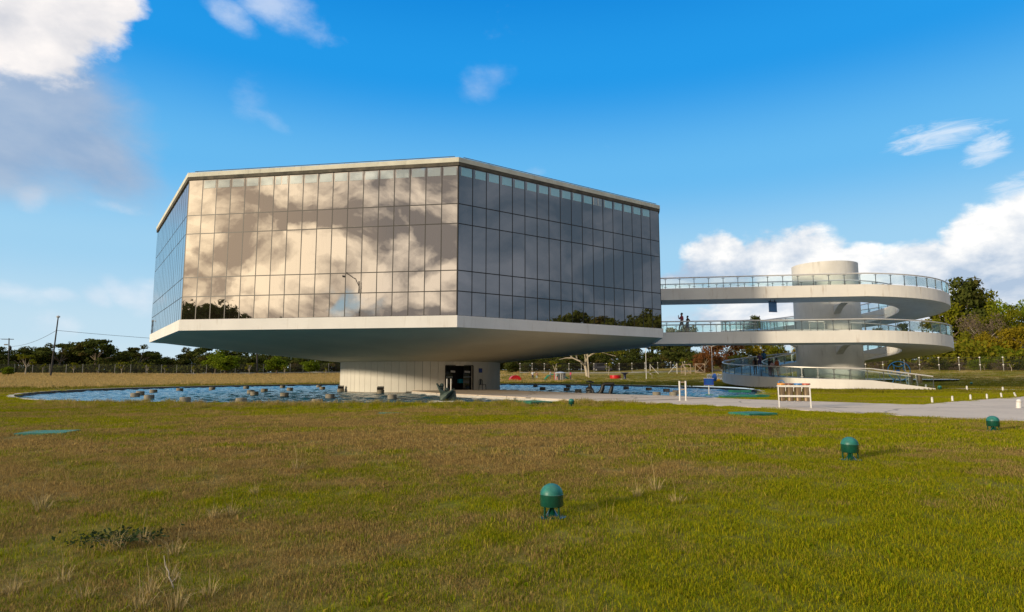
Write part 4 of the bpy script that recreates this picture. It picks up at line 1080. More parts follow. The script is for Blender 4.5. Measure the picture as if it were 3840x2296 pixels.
def on_deck(px, Y, s, loop='B'):
    x = (px*K-1920)/FPX*Y*.994; z = path_pt(loop, s, 1.5).z; return Vector((x, Y, z+.01))
def s_of(x, y): return (math.degrees(math.atan2(y-TC[1], x-TC[0]))-260.3) % 360
# couple on the lower walkway
tt = -14.8
for off, dxs, kw in ((1.0, 0.0, dict(label='person in red shirt and dark trousers holding a phone up, on the lower walkway', h=1.76, shirt=('shirt_red', (.50,.10,.13)), legs=('jeans_navy', (.012,.016,.045)), skin=1, pose=dict(ell=(-.30,-.10,1.20), wrl=(-.14,-.24,1.44), hal=(-.08,-.25,1.54), knl=(-.12,-.18,.52), anl=(-.14,-.22,.09), tol=(-.14,-.40,.05), knr=(.11,.08,.50), anr=(.12,.26,.12), tor=(.12,.16,.04)))),
                    (1.25, .52, dict(label='person in dark top and blue denim shorts walking behind, on the lower walkway', h=1.52, shirt=('top_dark', (.02,.018,.02)), legs=('denim_shorts', (.015,.04,.13)), shorts=True, sleeves=0, pose=dict(elr=(.36,.10,1.16), wrr=(.22,-.12,1.06), har=(.16,-.2,1.05), knl=(-.1,-.10,.50), anl=(-.1,-.04,.09))))):
    p = path_pt('B', tt+dxs, off)+TP; kw = dict(kw); person(kw.pop('label'), (p.x, p.y, p.z), R(-80), **kw)
# walkers on the spiral's lowest turn
for px, Y, label, kw in (
    (1831, 57.6, 'person in black dress with back turned on the lowest turn of the ramp', dict(h=1.62, shirt=('dress_black', (.012,.010,.014)), legs=('skirt_black', (.012,.010,.014)), shorts=True, longhair=True, sleeves=0, rz=PI+.2)),
    (1842.5, 63.6, 'person in purple dress walking beside the blue shirted one up the ramp', dict(h=1.62, shirt=('dress_purple', (.10,.05,.11)), legs=('skirt_purple', (.09,.05,.12)), shorts=True, skin=1, rz=PI-.3)),
    (1853, 64.6, 'person in blue shirt and dark trousers walking up the ramp', dict(h=1.76, shirt=('shirt_blue', (.02,.11,.22)), legs=('trousers_dark', (.02,.022,.03)), rz=PI-.2)),
    (1866, 55.4, 'person in dark vest looking down, coming down the ramp', dict(h=1.60, shirt=('vest_dark', (.015,.015,.02)), legs=('leggings_pink', (.30,.16,.22)), rz=.5, pose=dict(ell=(-.24,-.16,1.15), wrl=(-.18,-.38,1.08), hal=(-.15,-.46,1.08)))),
    (1872.5, 54.9, 'person in pale pink top beside the dark vested one on the ramp', dict(h=1.42, shirt=('top_pink', (.50,.34,.38)), legs=('trousers_grey', (.15,.13,.14)), rz=.3, longhair=True)),
    (1884, 54.9, 'person in orange brown shirt and shorts coming down the ramp', dict(h=1.62, shirt=('shirt_rust', (.28,.08,.03)), legs=('shorts_black', (.012,.012,.015)), shorts=True, skin=1, rz=.35, pose=dict(knl=(-.12,-.16,.52), anl=(-.12,-.20,.09), tol=(-.12,-.36,.05))))):
    x = (px*K-1920)/FPX*Y*.994; q = on_deck(px, Y, s_of(x, Y)); kw = dict(kw); rz = kw.pop('rz'); person(label, q, rz, **kw)
# visitors on the lawn beyond the pool
for px, Y, label, kw in (
    (1291, 113, 'person in white shirt and dark trousers pointing right on the far lawn', dict(h=1.72, shirt=('shirt_white', (.6,.62,.65)), legs=('jeans_navy', (.012,.016,.045)), skin=1, rz=.2, pose=dict(elr=(.42,-.10,1.42), wrr=(.66,-.14,1.50), har=(.76,-.16,1.52)))),
    (1335, 112, 'bare chested child with folded arms on the far lawn', dict(h=1.52, shirt=('bare_skin', (.33,.18,.12)), legs=('shorts_pale', (.35,.45,.45)), shorts=True, skin=1, rz=0, pose=dict(ell=(-.24,-.10,1.16), wrl=(.02,-.2,1.22), hal=(.10,-.19,1.22), elr=(.24,-.10,1.16), wrr=(-.02,-.22,1.20), har=(-.10,-.2,1.20)))),
    (1366-1, 112, 'person in light blue shirt and grey trousers seen from the side', dict(h=1.74, shirt=('shirt_lightblue', (.40,.52,.66)), legs=('trousers_grey', (.15,.13,.14)), skin=1, rz=1.3)),
    (1375, 111, 'person in pink clothes bending beside the slatted table', dict(h=1.62, shirt=('top_coral', (.55,.16,.16)), legs=('trousers_red', (.55,.03,.05)), skin=1, rz=1.4)),
    (1384-3, 110.5, 'child in mint green shirt and red shorts at the slatted table', dict(h=1.30, shirt=('shirt_mint', (.25,.58,.42)), legs=('shorts_red', (.60,.01,.03)), shorts=False, skin=0, rz=1.2)),
    (1407-9, 111.5, 'person in magenta top and dark trousers right of the slatted table', dict(h=1.70, shirt=('top_magenta', (.50,.06,.14)), legs=('trousers_plum', (.07,.05,.08)), skin=0, rz=-1.1, longhair=True))):
    px2 = {1291:1267+24, 1335:1300+1, 1365:1334, 1375:1344, 1381:1350, 1398:1383}[px]
    x = (px2*K-1920)/FPX*Y*.994; kw = dict(kw); rz = kw.pop('rz'); person(label, (x, Y, T(x, Y)), rz, **kw)

# ------------------------------------------------------------------ trees
def quads(cent, nor, size, rng, asp=.6):
    """leaf quads at cent with rough normals"""
    n = len(cent); a = rng.normal(size=(n,3)); a -= (a*nor).sum(1, keepdims=True)*nor; a /= np.linalg.norm(a, axis=1, keepdims=True)+1e-9
    b = np.cross(nor, a); s = size.reshape(-1,1)
    v = np.stack([cent-a*s-b*s*asp*.3, cent-b*s*asp, cent+a*s-b*s*asp*.2, cent+b*s*asp], 1)
    return v.reshape(-1, 3)
def quad_mesh(name, V_, bl, mat):
    n = len(V_)//4; me = bpy.data.meshes.new(name)
    me.vertices.add(4*n); me.vertices.foreach_set('co', V_.astype(np.float32).ravel())
    me.loops.add(4*n); me.loops.foreach_set('vertex_index', np.arange(4*n, dtype=np.int32))
    me.polygons.add(n); me.polygons.foreach_set('loop_start', np.arange(0, 4*n, 4, dtype=np.int32)); me.polygons.foreach_set('loop_total', np.full(n, 4, dtype=np.int32))
    me.update(calc_edges=True); me.materials.append(mat)
    at = me.attributes.new('bl', 'FLOAT', 'FACE'); at.data.foreach_set('value', bl.astype(np.float32)); return me
def crown_mesh(kind, seed, mat, nleaf, leaf):
    """unit tree: height 1, crown clumps; returns leaf mesh and the branch ends"""
    rng = np.random.default_rng(seed); cl = []
    if kind == 'umbrella':
        for _ in range(15):
            a, r = rng.uniform(0, 2*PI), .46*math.sqrt(rng.uniform(.02, 1)); cl.append((r*math.cos(a), r*math.sin(a), .80-.30*(r/.46)**2+rng.uniform(-.10,.10), rng.uniform(.10,.19), rng.uniform(.055,.10)))
    elif kind == 'round':
        for _ in range(30):
            v = rng.normal(size=3); v /= np.linalg.norm(v); r = rng.uniform(.35, 1); z = .52+.36*v[2]*r
            cl.append((.40*v[0]*r, .40*v[1]*r, max(.16, z), rng.uniform(.11,.19), rng.uniform(.09,.14)))
    elif kind == 'tall':
        for _ in range(34):
            z = rng.uniform(.24, .95); w_ = .34*math.sin(PI*min(1, (z-.10)/.95)**.8)+.05; a, r = rng.uniform(0, 2*PI), w_*math.sqrt(rng.uniform(.05, 1)); cl.append((r*math.cos(a), r*math.sin(a), z, rng.uniform(.09,.17), rng.uniform(.06,.11)))
    elif kind == 'sapling':
        for _ in range(9):
            a, r = rng.uniform(0, 2*PI), .26*math.sqrt(rng.uniform(.0, 1)); cl.append((r*math.cos(a), r*math.sin(a), rng.uniform(.5,.95), rng.uniform(.07,.13), rng.uniform(.05,.09)))
    elif kind == 'low':
        for _ in range(34):
            a, r = rng.uniform(0, 2*PI), .62*math.sqrt(rng.uniform(0, 1)); cl.append((r*math.cos(a), r*math.sin(a), rng.uniform(.03,.9-.35*r), rng.uniform(.12,.2), rng.uniform(.10,.15)))
    cl = np.array(cl); wgt = cl[:,3]**2; wgt /= wgt.sum(); k = rng.choice(len(cl), nleaf, p=wgt)
    v = rng.normal(size=(nleaf,3)); v /= np.linalg.norm(v, axis=1, keepdims=True)
    rad = rng.uniform(.25, 1, (nleaf,1))**.5*(1+.25*rng.normal(size=(nleaf,1))*.4)
    c = cl[k,:3]+v*rad*np.stack([cl[k,3], cl[k,3], cl[k,4]], 1)
    nor = v*.8+rng.normal(size=(nleaf,3))*.55+np.array([0,0,.35]); nor /= np.linalg.norm(nor, axis=1, keepdims=True)
    q = quads(c, nor, leaf*rng.uniform(.6,1.35,nleaf), rng)
    return quad_mesh('crown', q, rng.uniform(0,1,nleaf), mat), cl
def trunk_mesh(cl, seed, mat, base=.028, lean=.0, nb=8, fork=.3):
    rng = np.random.default_rng(seed); mb = MB()
    f = Vector((lean*.3, 0, fork)); mb.tube([(0,0,-.03),(lean*.1,.01,fork*.5),f], [base*1.25,base,base*.8], 7)
    for i in rng.choice(len(cl), min(nb, len(cl)), replace=False):
        e = Vector(cl[i,:3]); m = f.lerp(e, .5)+Vector((rng.uniform(-.03,.03), rng.uniform(-.03,.03), .03)); mb.tube([f, m, e], [base*.6,base*.38,base*.12], 5, cap=False)
    return mb.mesh('trunk', mat, True)
PROTO = {}
def proto(key, kind, seed, leafm, nleaf, leaf, barkm='bark', **kw):
    cm, cl = crown_mesh(kind, seed, M[leafm], nleaf, leaf); PROTO.setdefault(key, []).append((cm, trunk_mesh(cl, seed+1, M[barkm], **kw)))
for sd in (11, 12, 13, 14): proto('umb', 'umbrella', sd, 'leafdark', 2600, .030, nb=9, fork=.34, base=.022)
for sd in (21, 22, 23): proto('dark', 'round', sd, 'leafdark', 2800, .034, nb=6, fork=.25)
for sd in (31, 32): proto('bush', 'round', sd, 'leafgreen', 3400, .033, nb=5, fork=.18)
for sd in (41, 42): proto('sap', 'sapling', sd, 'leafolive', 320, .038, 'palebark', nb=9, fork=.34, base=.018)
for sd in (51, 52, 53): proto('olive', 'low', sd, 'leafolive', 4600, .027, nb=8, fork=.2)
for sd in (61, 62): proto('tall', 'tall', sd, 'leafolive', 4200, .024, nb=10, fork=.25)
for sd in (71,): proto('rust', 'low', sd, 'leafrust', 5200, .026, 'palebark', nb=12, fork=.2, base=.018)
for sd in (81, 82): proto('gold', 'low', sd, 'leafgold', 4200, .027, nb=7, fork=.2)
for sd in (91,): proto('grey', 'low', sd, 'leafgrey', 3000, .020, 'palebark', nb=16, fork=.25, base=.016)
for sd in (101, 102, 103): proto('darklow', 'low', sd, 'leafdark', 4200, .030, nb=7, fork=.2)
for sd in (105,): proto('brownlow', 'low', sd, 'leafgrey', 3600, .024, 'palebark', nb=12, fork=.2, base=.014)
for sd in (95, 96): proto('talldark', 'tall', sd, 'leafdark', 4200, .026, nb=9, fork=.3)
for sd in (97, 98): proto('green', 'low', sd, 'leafgreen', 4600, .026, nb=7, fork=.2)
tree_n = {}
def tree(key, x, y, h, wx, label, name='tree', group=None, z=None):
    """h metres tall, wx = width factor against the unit crown"""
    i = tree_n.get(key, 0); tree_n[key] = i+1
    cm, tm = PROTO[key][i % len(PROTO[key])]
    t = thing(name, label, 'tree', (x, y, T(x, y) if z is None else z), random.uniform(0, 6.28), group); t.scale = (h*wx, h*wx, h)
    obj('crown', cm, t); obj('trunk', tm, t); return t
def tree_px(key, px, ytop, Y, wx, label, name='tree', group=None, zb=None):
    top = at_y(px, ytop, Y); zb = T(top.x, Y) if zb is None else zb
    return tree(key, top.x, Y, max(1.5, (top.z-zb)/.93), wx, label, name, group, zb)
GL = 'dark coastal trees behind the left fence'
for i, (px, yt, Y, wx) in enumerate([(-25,838,160,1.0),(12,846,168,.9),(52,848,166,1.0),(92,842,170,1.0),(150,832,166,1.0),(196,829,172,1.0),(236,822,164,.95),(262,840,178,.8),(312,850,176,.95),(340,842,168,.95),(372,856,182,1.0),(410,872,172,1.2),(445,866,184,1.2),(486,842,176,1.15),(505,856,166,1.1),(555,846,180,1.2),(612,852,184,1.2),(668,858,180,1.2),(725,860,186,1.2),(790,862,172,1.0),(835,868,180,1.2)]):
    tree_px('umb' if i in (0,2,4,6,8,9,13) else 'dark', px, yt-5, Y, wx*1.2*(1.1 if i in (11,12) else 1), f'dark flat crowned tree behind the left fence, {ordn[i]} from the left', 'coastal_tree', GL)
for i, (px, yt, Y, wx) in enumerate([(-10,862,174,1.1),(38,864,172,1.2),(80,866,178,1.2),(122,862,172,1.2),(165,860,178,1.2),(205,864,172,1.2),(245,868,178,1.2),(285,868,172,1.3),(330,864,178,1.3),(372,868,174,1.3),(415,874,178,1.5),(458,866,174,1.3),(505,866,180,1.3),(590,864,176,1.3),(640,864,178,1.3),(700,866,174,1.3),(765,868,178,1.4),(815,870,174,1.4),(860,872,178,1.4)]):
    tree_px('darklow', px, yt-9, Y, wx*1.05, f'low dark undergrowth bush behind the left fence, {ordn[i]} from the left', 'undergrowth_bush', 'undergrowth behind the left fence')
for i, (px, yt, Y, wx, lab) in enumerate([(548,856,148,1.1,'large round bright green bush left of the dark pole'),(672,864,148,1.12,'round bright green bush just right of the dark pole'),(752,872,147,1.0,'smallest bright green bush, nearest the white drum'),(525,850,156,1.0,'bright green bush half hidden behind the large round one')]):
    tree_px('bush', px, yt-2, Y, wx*1.22, lab, 'round_bush', 'round green bushes left of the drum')
for i, (px, yt, Y, wx) in enumerate([(22,886,120,1.1),(66,860,128,1.3),(105,884,134,1.0),(180,880,134,1.0),(236,892,138,.9),(296,878,136,1.2),(358,882,138,1.2),(400,886,140,1.0),(470,890,142,1.0),(605,880,140,1.1),(690,888,140,1.0),(790,892,138,.9)]):
    tree_px('sap' if i != 0 else 'bush', px, yt, Y, wx, f'thin pale trunked sapling in the dry grass, {ordn[i]} from the left' if i else 'small bushy tree at the far left edge of the dry grass', 'sapling', 'saplings along the left fence')
# middle: dark wood behind the bare tree
GM = 'dark wood behind the bare tree'
for i, (px, yt, Y, wx) in enumerate([(1215,866,168,.9),(1262,858,172,.9),(1310,850,170,.9),(1365,842,176,.9),(1420,838,172,.85),(1475,834,178,.8),(1525,826,172,.8),(1580,822,176,.8),(1625,818,172,.8),(1668,812,176,.75),(1830,790,172,.55),(1640,836,182,.9)]):
    tree_px('talldark' if i > 5 else 'dark', px, yt-16, Y, wx*1.15, f'dark tree in the wood behind the bare tree, {ordn[i]} from the left', 'woodland_tree', GM)
for i, (px, yt, Y, wx) in enumerate([(1205,862,166,1.1),(1245,866,164,1.2),(1290,862,168,1.1),(1335,862,164,1.2),(1380,858,168,1.1),(1425,860,164,1.2),(1470,856,168,1.1),(1515,862,164,1.2),(1560,858,168,1.1),(1605,862,164,1.2),(1650,850,168,1.0),(1690,862,160,1.2),(1270,878,158,1.6),(1365,878,158,1.6),(1495,880,160,1.6)]):
    tree_px('darklow', px, yt-14, Y, wx*1.1, f'low dark shrub behind the middle fence, {ordn[i]} from the left', 'undergrowth_bush', 'undergrowth behind the middle fence')
tree_px('rust', 1745, 806, 146, .95, 'rust red autumn coloured tree behind the lamp post')
tree_px('gold', 1822, 806, 148, .85, 'yellow green tree between the rust red tree and the ramp tower')
tree_px('olive', 1880, 808, 146, .8, 'olive green tree just left of the ramp tower')
tree_px('gold', 1938, 820, 144, .9, 'golden green tree partly behind the ramp tower')
tree_px('rust', 1706, 850, 140, .8, 'smaller rust red shrub at the left of the rust tree')
for px, yt, Y, lab in ((1475,882,140,'yellow green sapling left of the double lamp post'),(1345,876,138,'slender green sapling behind the people'),(1660,872,132,'small yellow sapling before the wooden gates'),(1580,902,122,'low yellow green shrub right of the black basin')):
    tree_px('sap', px, yt, Y, 1.3, lab, 'sapling')
# right: the wooded bank
GR = 'trees on the wooded bank at right'
for i, (key, px, yt, Y, wx, lab) in enumerate([
    ('talldark',2330,688,158,.78,'dark tree topping the bank just right of the upper ramp'),('tall',2372,705,160,.8,'dark open crowned tree on top of the wooded bank'),('tall',2285,740,156,.9,'olive tree on the bank behind the ramp curve'),
    ('green',2440,712,150,.62,'broad green tree highest on the bank'),('olive',2400,740,142,.75,'olive tree in the upper middle of the bank'),('grey',2378,752,136,.7,'leafless grey twiggy tree on the bank'),('olive',2482,716,148,.7,'olive tree on the bank at the right frame edge'),
    ('gold',2432,790,126,.85,'golden green tree leaning out of the bank'),('gold',2490,780,122,.85,'golden green tree at the right edge of the bank'),('olive',2350,800,132,.85,'olive brown tree right of the middle ramp level'),('green',2420,838,118,1.0,'leafy green tree at the foot of the bank'),
    ('green',2500,842,114,1.0,'leafy green tree low at the right edge'),('olive',2310,836,130,.9,'olive tree at the foot of the bank behind the ramp'),('dark',2355,856,124,1.2,'dark shaded tree at the foot of the bank'),('olive',2250,790,148,.8,'olive tree seen between the two ramp levels'),
    ('dark',2290,868,128,1.2,'low dark tree behind the blue wheel'),('talldark',2130,800,150,.7,'dark tree behind the ramp just right of the tower'),('talldark',2190,790,152,.7,'dark tree behind the ramp loops'),('green',2230,862,126,1.0,'yellow green shrub under the ramp right of the blue wheel'),('dark',2110,862,134,1.5,'dark shrub at the fence behind the tower'),
    ('tall',2550,720,140,.8,'olive tree just outside the right frame edge'),('dark',2180,864,132,1.5,'dark shrub at the fence behind the blue wheel')]):
    tree_px(key, px, yt, Y, wx, lab, 'bank_tree', GR)
for i, (px, yt, Y) in enumerate([(2060,890,124),(2270,880,112),(2330,876,108),(2385,880,104),(2450,878,100)]):
    tree_px('sap', px, yt, Y+8, 1.2, f'slender sapling behind the right fence, {ordn[i]} from the left', 'sapling', 'saplings behind the right fence')
for i, (px, yt, Y, wx) in enumerate([(1790,856,142,1.2),(1850,858,142,1.2),(1910,858,140,1.2),(1960,862,138,1.3)]):
    tree_px('darklow', px, yt, Y, wx, f'dark low shrub at the foot of the rust and gold trees, {ordn[i]} from the left', 'undergrowth_bush', 'undergrowth beside the ramp tower')
for i, (px, yt, Y, wx, key) in enumerate([(2120,868,126,1.5,'brownlow'),(2175,868,122,1.4,'darklow'),(2225,872,120,1.5,'brownlow'),(2275,866,118,1.4,'darklow'),(2325,872,116,1.5,'brownlow'),(2375,868,114,1.4,'green'),(2425,872,112,1.5,'brownlow'),(2475,868,110,1.4,'darklow'),(2520,872,106,1.5,'brownlow')]):
    tree_px(key, px, yt, Y, wx, f'shrub at the foot of the wooded bank behind the fence, {ordn[i]} from the left', 'undergrowth_bush', 'undergrowth behind the right fence')
# the pale bare tree
q = at_y(1424, 913, 132); q.z = T(q.x, q.y)
bt = thing('bare_tree', 'pale nearly leafless tree with spreading limbs beyond the pool', 'tree', q)
def P(px, py): v = at_y(px, py, 132)-q; return (v.x, v.y+random.uniform(-.8,.8), v.z)
tr_ = MB(); base_ = (0,0,-.2); c1 = P(1421,898); c2 = P(1419,887)
tr_.tube([base_, c1, c2], [.36,.30,.26], 9); part('trunk', tr_, M['palebark'], bt, smooth=True)
for pts in ([c2, P(1405,876), P(1388,868), P(1377,858), P(1360,862), P(1340,866)], [P(1377,858), P(1366,854), P(1371,846)], [P(1399,872), P(1397,858), P(1394,848), P(1392,838)], [c2, P(1420,870), P(1416,856), P(1408,846)], [c2, P(1424,866), P(1428,850), P(1424,838)],
            [P(1424,866), P(1436,858), P(1450,852), P(1470,858), P(1492,864)], [P(1450,852), P(1440,846)], [P(1428,850), P(1436,842), P(1450,834)], [P(1424,862), P(1416,846), P(1413,836)], [P(1388,868), P(1372,868), P(1355,872)]):
    n = len(pts); part('limb', MB().tube(pts, [.20-.15*i/(n-1) for i in range(n)], 7), M['palebark'], bt, smooth=True)
rng = np.random.default_rng(5); cc = np.array([P(px, py) for px, py in [(1445,846),(1462,850),(1480,846),(1450,856),(1495,856),(1405,838),(1430,838),(1470,838)]]); k = rng.choice(len(cc), 900)
c = cc[k]+rng.normal(size=(900,3))*np.array([.9,.9,.28]); nn = rng.normal(size=(900,3))+np.array([0,0,1]); nn /= np.linalg.norm(nn, axis=1, keepdims=True)
obj('crown', quad_mesh('crown', quads(c, nn, .16*rng.uniform(.6,1.3,900), rng), rng.uniform(0,1,900), M['leafolive']), bt)
q = on_ground(1427.5, 128); sp = thing('wooden_post', 'plain pale timber post right beside the bare tree trunk', 'post', q); part('shaft', MB().tube([(0,0,0),(-.3,0,5.5)], [.16,.12], 8), M['palebark'], sp); part('cap', MB().box((-.3,0,5.52), (.25,.25,.05)), M['wood'], sp)

# trees to the right and behind the camera, seen mirrored in the facades
def reflected(heads, dist, hts, mx, my, key, lab, grp, wx):
    for i, (h, dd, ht) in enumerate(zip(heads, dist, hts)):
        x, y = mx+dd*math.sin(R(h)), my+dd*math.cos(R(h))
        tree(key[i % len(key)], x, y, ht, wx, f'{lab}, {ordn[i]} in the row', 'mirrored_tree', grp)
reflected([105.4,103.2,102.0,100.6,99.3,97.9,96.5,95.3,94.1,92.6], [62,64,58,63,60,64,58,62,60,63], [9.5,14.0,12.9,11.2,11.6,12.0,13.2,13.4,12.2,13.2], 8.0, 41.5, ['darklow','umb','darklow','darklow'], 'dark tree mirrored at the right end of the shaded facade', 'trees mirrored in the shaded facade', .85)
reflected([113,110,107.5,104.5], [70,72,70,66], [7.2,6.6,7.4,7.6], 4.0, 38.0, ['dark'], 'low dark bush mirrored in the middle of the shaded facade', 'bushes mirrored in the shaded facade', 1.2)
reflected([228.2,226.8,225.3,223.6,222.2,220.8,219.2,217.6], [150,154,150,155,150,154,150,156], [28.0,26.0,23.5,24.5,23.0,20.5,18.6,18.0], -18.5, 36.0, ['darklow','darklow','dark'], 'dark tree mirrored at the lower left of the long bronze facade', 'trees mirrored in the long bronze facade', 1.05)

# the unbroken low thicket that closes the view under the far crowns
def thicket(pts, h, depth, n, mat, seed, name='thicket'):
    rng = np.random.default_rng(seed); P0 = np.array(pts, float); L = np.linalg.norm(np.diff(P0, axis=0), axis=1); cum = np.r_[0, np.cumsum(L)]
    u = rng.uniform(0, cum[-1], n); x = np.interp(u, cum, P0[:,0]); y = np.interp(u, cum, P0[:,1])+rng.normal(0, depth, n); x = x+rng.normal(0, depth*.4, n)
    hh = h*(.72+.28*np.sin(u*.21+seed)+.22*np.sin(u*.57+2*seed)+.12*np.sin(u*1.3)); z0 = np.array([T(a, b) for a, b in zip(x, y)])
    z = z0+hh*rng.uniform(0, 1, n)**.8; nn = rng.normal(size=(n,3))*.7+np.array([-.2,-.5,.4]); nn /= np.linalg.norm(nn, axis=1, keepdims=True)
    o = obj(name, quad_mesh(name, quads(np.stack([x, y, z], 1), nn, .36*rng.uniform(.6,1.4,n), rng), rng.uniform(0,1,n), mat)); tag(o, kind='stuff')
thicket([(-185,118),(-120,158),(-60,176),(0,178),(45,166),(66,150)], 3.6, 3.0, 26000, M['leafdark'], 1)
thicket([(70,142),(92,122),(112,102),(136,72)], 4.2, 2.5, 14000, M['leafolive'], 2)
# ------------------------------------------------------------------ grass
from mathutils.noise import noise as mnoise
def in_poly(x, y, poly):
    c = False; n = len(poly)
    for i in range(n):
        (x0, y0), (x1, y1) = poly[i], poly[(i+1) % n]
        if (y0 > y) != (y1 > y) and x < (x1-x0)*(y-y0)/(y1-y0)+x0: c = not c
    return c
FP = FPATH
def blocked(x, y):
    if math.hypot(x-PC[0], y-PC[1]) < PR+.38: return True
    return in_poly(x, y, PATH) or in_poly(x, y, FP) or in_poly(x, y, BR)
def tuft(name, n, rad, h0, h1, wid, lean, mat, seed, flat=False):
    rng = np.random.default_rng(seed)
    r = rad*np.sqrt(rng.uniform(0, 1, n)); a = rng.uniform(0, 2*PI, n); bx, by = r*np.cos(a), r*np.sin(a)
    h = rng.uniform(h0, h1, n)*(1-.35*(r/rad)); la = rng.uniform(0, 2*PI, n) if not flat else a+rng.normal(size=n)*.5
    ln = h*np.abs(rng.normal(.0, lean, n)+lean*.5); ux, uy = np.cos(la), np.sin(la); fa = rng.uniform(0, PI, n); wx, wy = np.cos(fa)*wid/2, np.sin(fa)*wid/2
    z0 = np.full(n, -.015); m = .55
    base0 = np.stack([bx-wx, by-wy, z0], 1); base1 = np.stack([bx+wx, by+wy, z0], 1)
    mid1 = np.stack([bx+ux*ln*.32+wx*.75, by+uy*ln*.32+wy*.75, h*m], 1); mid0 = np.stack([bx+ux*ln*.32-wx*.75, by+uy*ln*.32-wy*.75, h*m], 1)
    tip = np.stack([bx+ux*ln, by+uy*ln, h*np.maximum(.35, 1-.25*(ln/h)**2)], 1)
    V_ = np.stack([base0, base1, mid1, mid0, tip], 1).reshape(-1, 3); me = bpy.data.meshes.new(name)
    me.vertices.add(5*n); me.vertices.foreach_set('co', V_.astype(np.float32).ravel())
    o = np.arange(n)*5; L = np.stack([o, o+1, o+2, o+3, o+3, o+2, o+4], 1).ravel()
    me.loops.add(7*n); me.loops.foreach_set('vertex_index', L.astype(np.int32))
    ls = np.stack([np.arange(n)*7, np.arange(n)*7+4], 1).ravel(); lt = np.tile([4, 3], n)
    me.polygons.add(2*n); me.polygons.foreach_set('loop_start', ls.astype(np.int32)); me.polygons.foreach_set('loop_total', lt.astype(np.int32))
    me.update(calc_edges=True); me.materials.append(mat)
    rb = np.repeat(rng.uniform(0, 1, n), 2); at = me.attributes.new('bl', 'FLOAT', 'FACE'); at.data.foreach_set('value', rb.astype(np.float32)); return me
def scatter(name, cells, tufts, smin, smax, mats, seed, lab=None):
    """one stuff object: a patch mesh whose faces carry a density, with tufts instanced on it"""
    vs, fs, dens = [], [], []
    for x, y, s, d in cells:
        o = len(vs); h = s/2
        for ax, ay in ((-h,-h),(h,-h),(h,h),(-h,h)): vs.append((x+ax, y+ay, T(x+ax, y+ay)))
        fs.append((o, o+1, o+2, o+3)); dens.append(d*max(.6, 1+.9*mnoise(Vector((x*.8, y*.8, seed)))))
    me = bpy.data.meshes.new(name); me.from_pydata(vs, [], fs); me.attributes.new('dens', 'FLOAT', 'FACE').data.foreach_set('value', dens)
    o = obj(name, me); tag(o, kind='stuff')
    for m in mats: me.materials.append(m)
    g = bpy.data.node_groups.new(name, 'GeometryNodeTree')
    g.interface.new_socket('Geometry', in_out='INPUT', socket_type='NodeSocketGeometry'); g.interface.new_socket('Geometry', in_out='OUTPUT', socket_type='NodeSocketGeometry')
    N = g.nodes.new; Lk = g.links.new
    gi, go = N('NodeGroupInput'), N('NodeGroupOutput')
    na = N('GeometryNodeInputNamedAttribute'); na.data_type = 'FLOAT'; na.inputs[0].default_value = 'dens'
    dp = N('GeometryNodeDistributePointsOnFaces'); dp.inputs['Seed'].default_value = seed
    Lk(gi.outputs[0], dp.inputs['Mesh']); Lk(na.outputs[0], dp.inputs['Density'])
    gtoi = N('GeometryNodeGeometryToInstance')
    for t in tufts:
        to = bpy.data.objects.new('grass_tuft', t); oi = N('GeometryNodeObjectInfo'); oi.inputs[0].default_value = to; Lk(oi.outputs['Geometry'], gtoi.inputs[0])
    ip = N('GeometryNodeInstanceOnPoints'); Lk(dp.outputs['Points'], ip.inputs['Points']); Lk(gtoi.outputs[0], ip.inputs['Instance']); ip.inputs['Pick Instance'].default_value = True
    rv = N('FunctionNodeRandomValue'); rv.data_type = 'FLOAT_VECTOR'; rv.inputs[0].default_value = (-.08,-.08,0); rv.inputs[1].default_value = (.08,.08,2*PI)
    Lk(rv.outputs[0], ip.inputs['Rotation'])
    rs = N('FunctionNodeRandomValue'); rs.data_type = 'FLOAT'; rs.inputs[2].default_value = smin; rs.inputs[3].default_value = smax; rs.inputs['Seed'].default_value = seed+5
    Lk(rs.outputs[1], ip.inputs['Scale']); Lk(ip.outputs[0], go.inputs[0])
    md = o.modifiers.new('scatter', 'NODES'); md.node_group = g; return o
TANH = math.tan(R(42))
def wedge(y0, y1, s, f, side=2.5):
    out = []; y = y0
    while y < y1:
        xm = y*TANH+side; x = -xm
        while x < xm:
            if not blocked(x, y):
                d = f(x, y)
                if d > 0: out.append((x, y, s, d))
            x += s
        y += s
    return out
short = [tuft('grass_tuft', 280, .24, .018, .056, .0050, .7, M['blade'], 100+i) for i in range(5)]
mid = [tuft('grass_tuft', 210, .32, .028, .07, .0085, .65, M['blade'], 200+i) for i in range(4)]
scatter('lawn_grass', wedge(2.6, 11, .4, lambda x, y: 26), short, .7, 1.35, [M['blade']], 3)
scatter('lawn_grass', wedge(11.2, 52, .8, lambda x, y: 12.5 if y < 24 else 8), mid, .6, 1.5, [M['blade']], 4)
# taller growth: along the near pool edge and by the bridge
def fringe(x, y):
    r = math.hypot(x-PC[0], y-PC[1]); a = math.degrees(math.atan2(x-PC[0], PC[1]-y))
    if y > PC[1] or r > PR+4.5: return 0
    k = sst(-34, -14, a)*(1-sst(30, 42, a))
    return (3.2 if r < PR+2.5 else 1.2)*k
tallm = [tuft('grass_tuft', 70, .22, .12, .30, .009, .7, M['straw'], 300+i) for i in range(4)]
scatter('tall_grass', wedge(20, 45, .6, fringe), tallm, .7, 1.25, [M['straw']], 5)
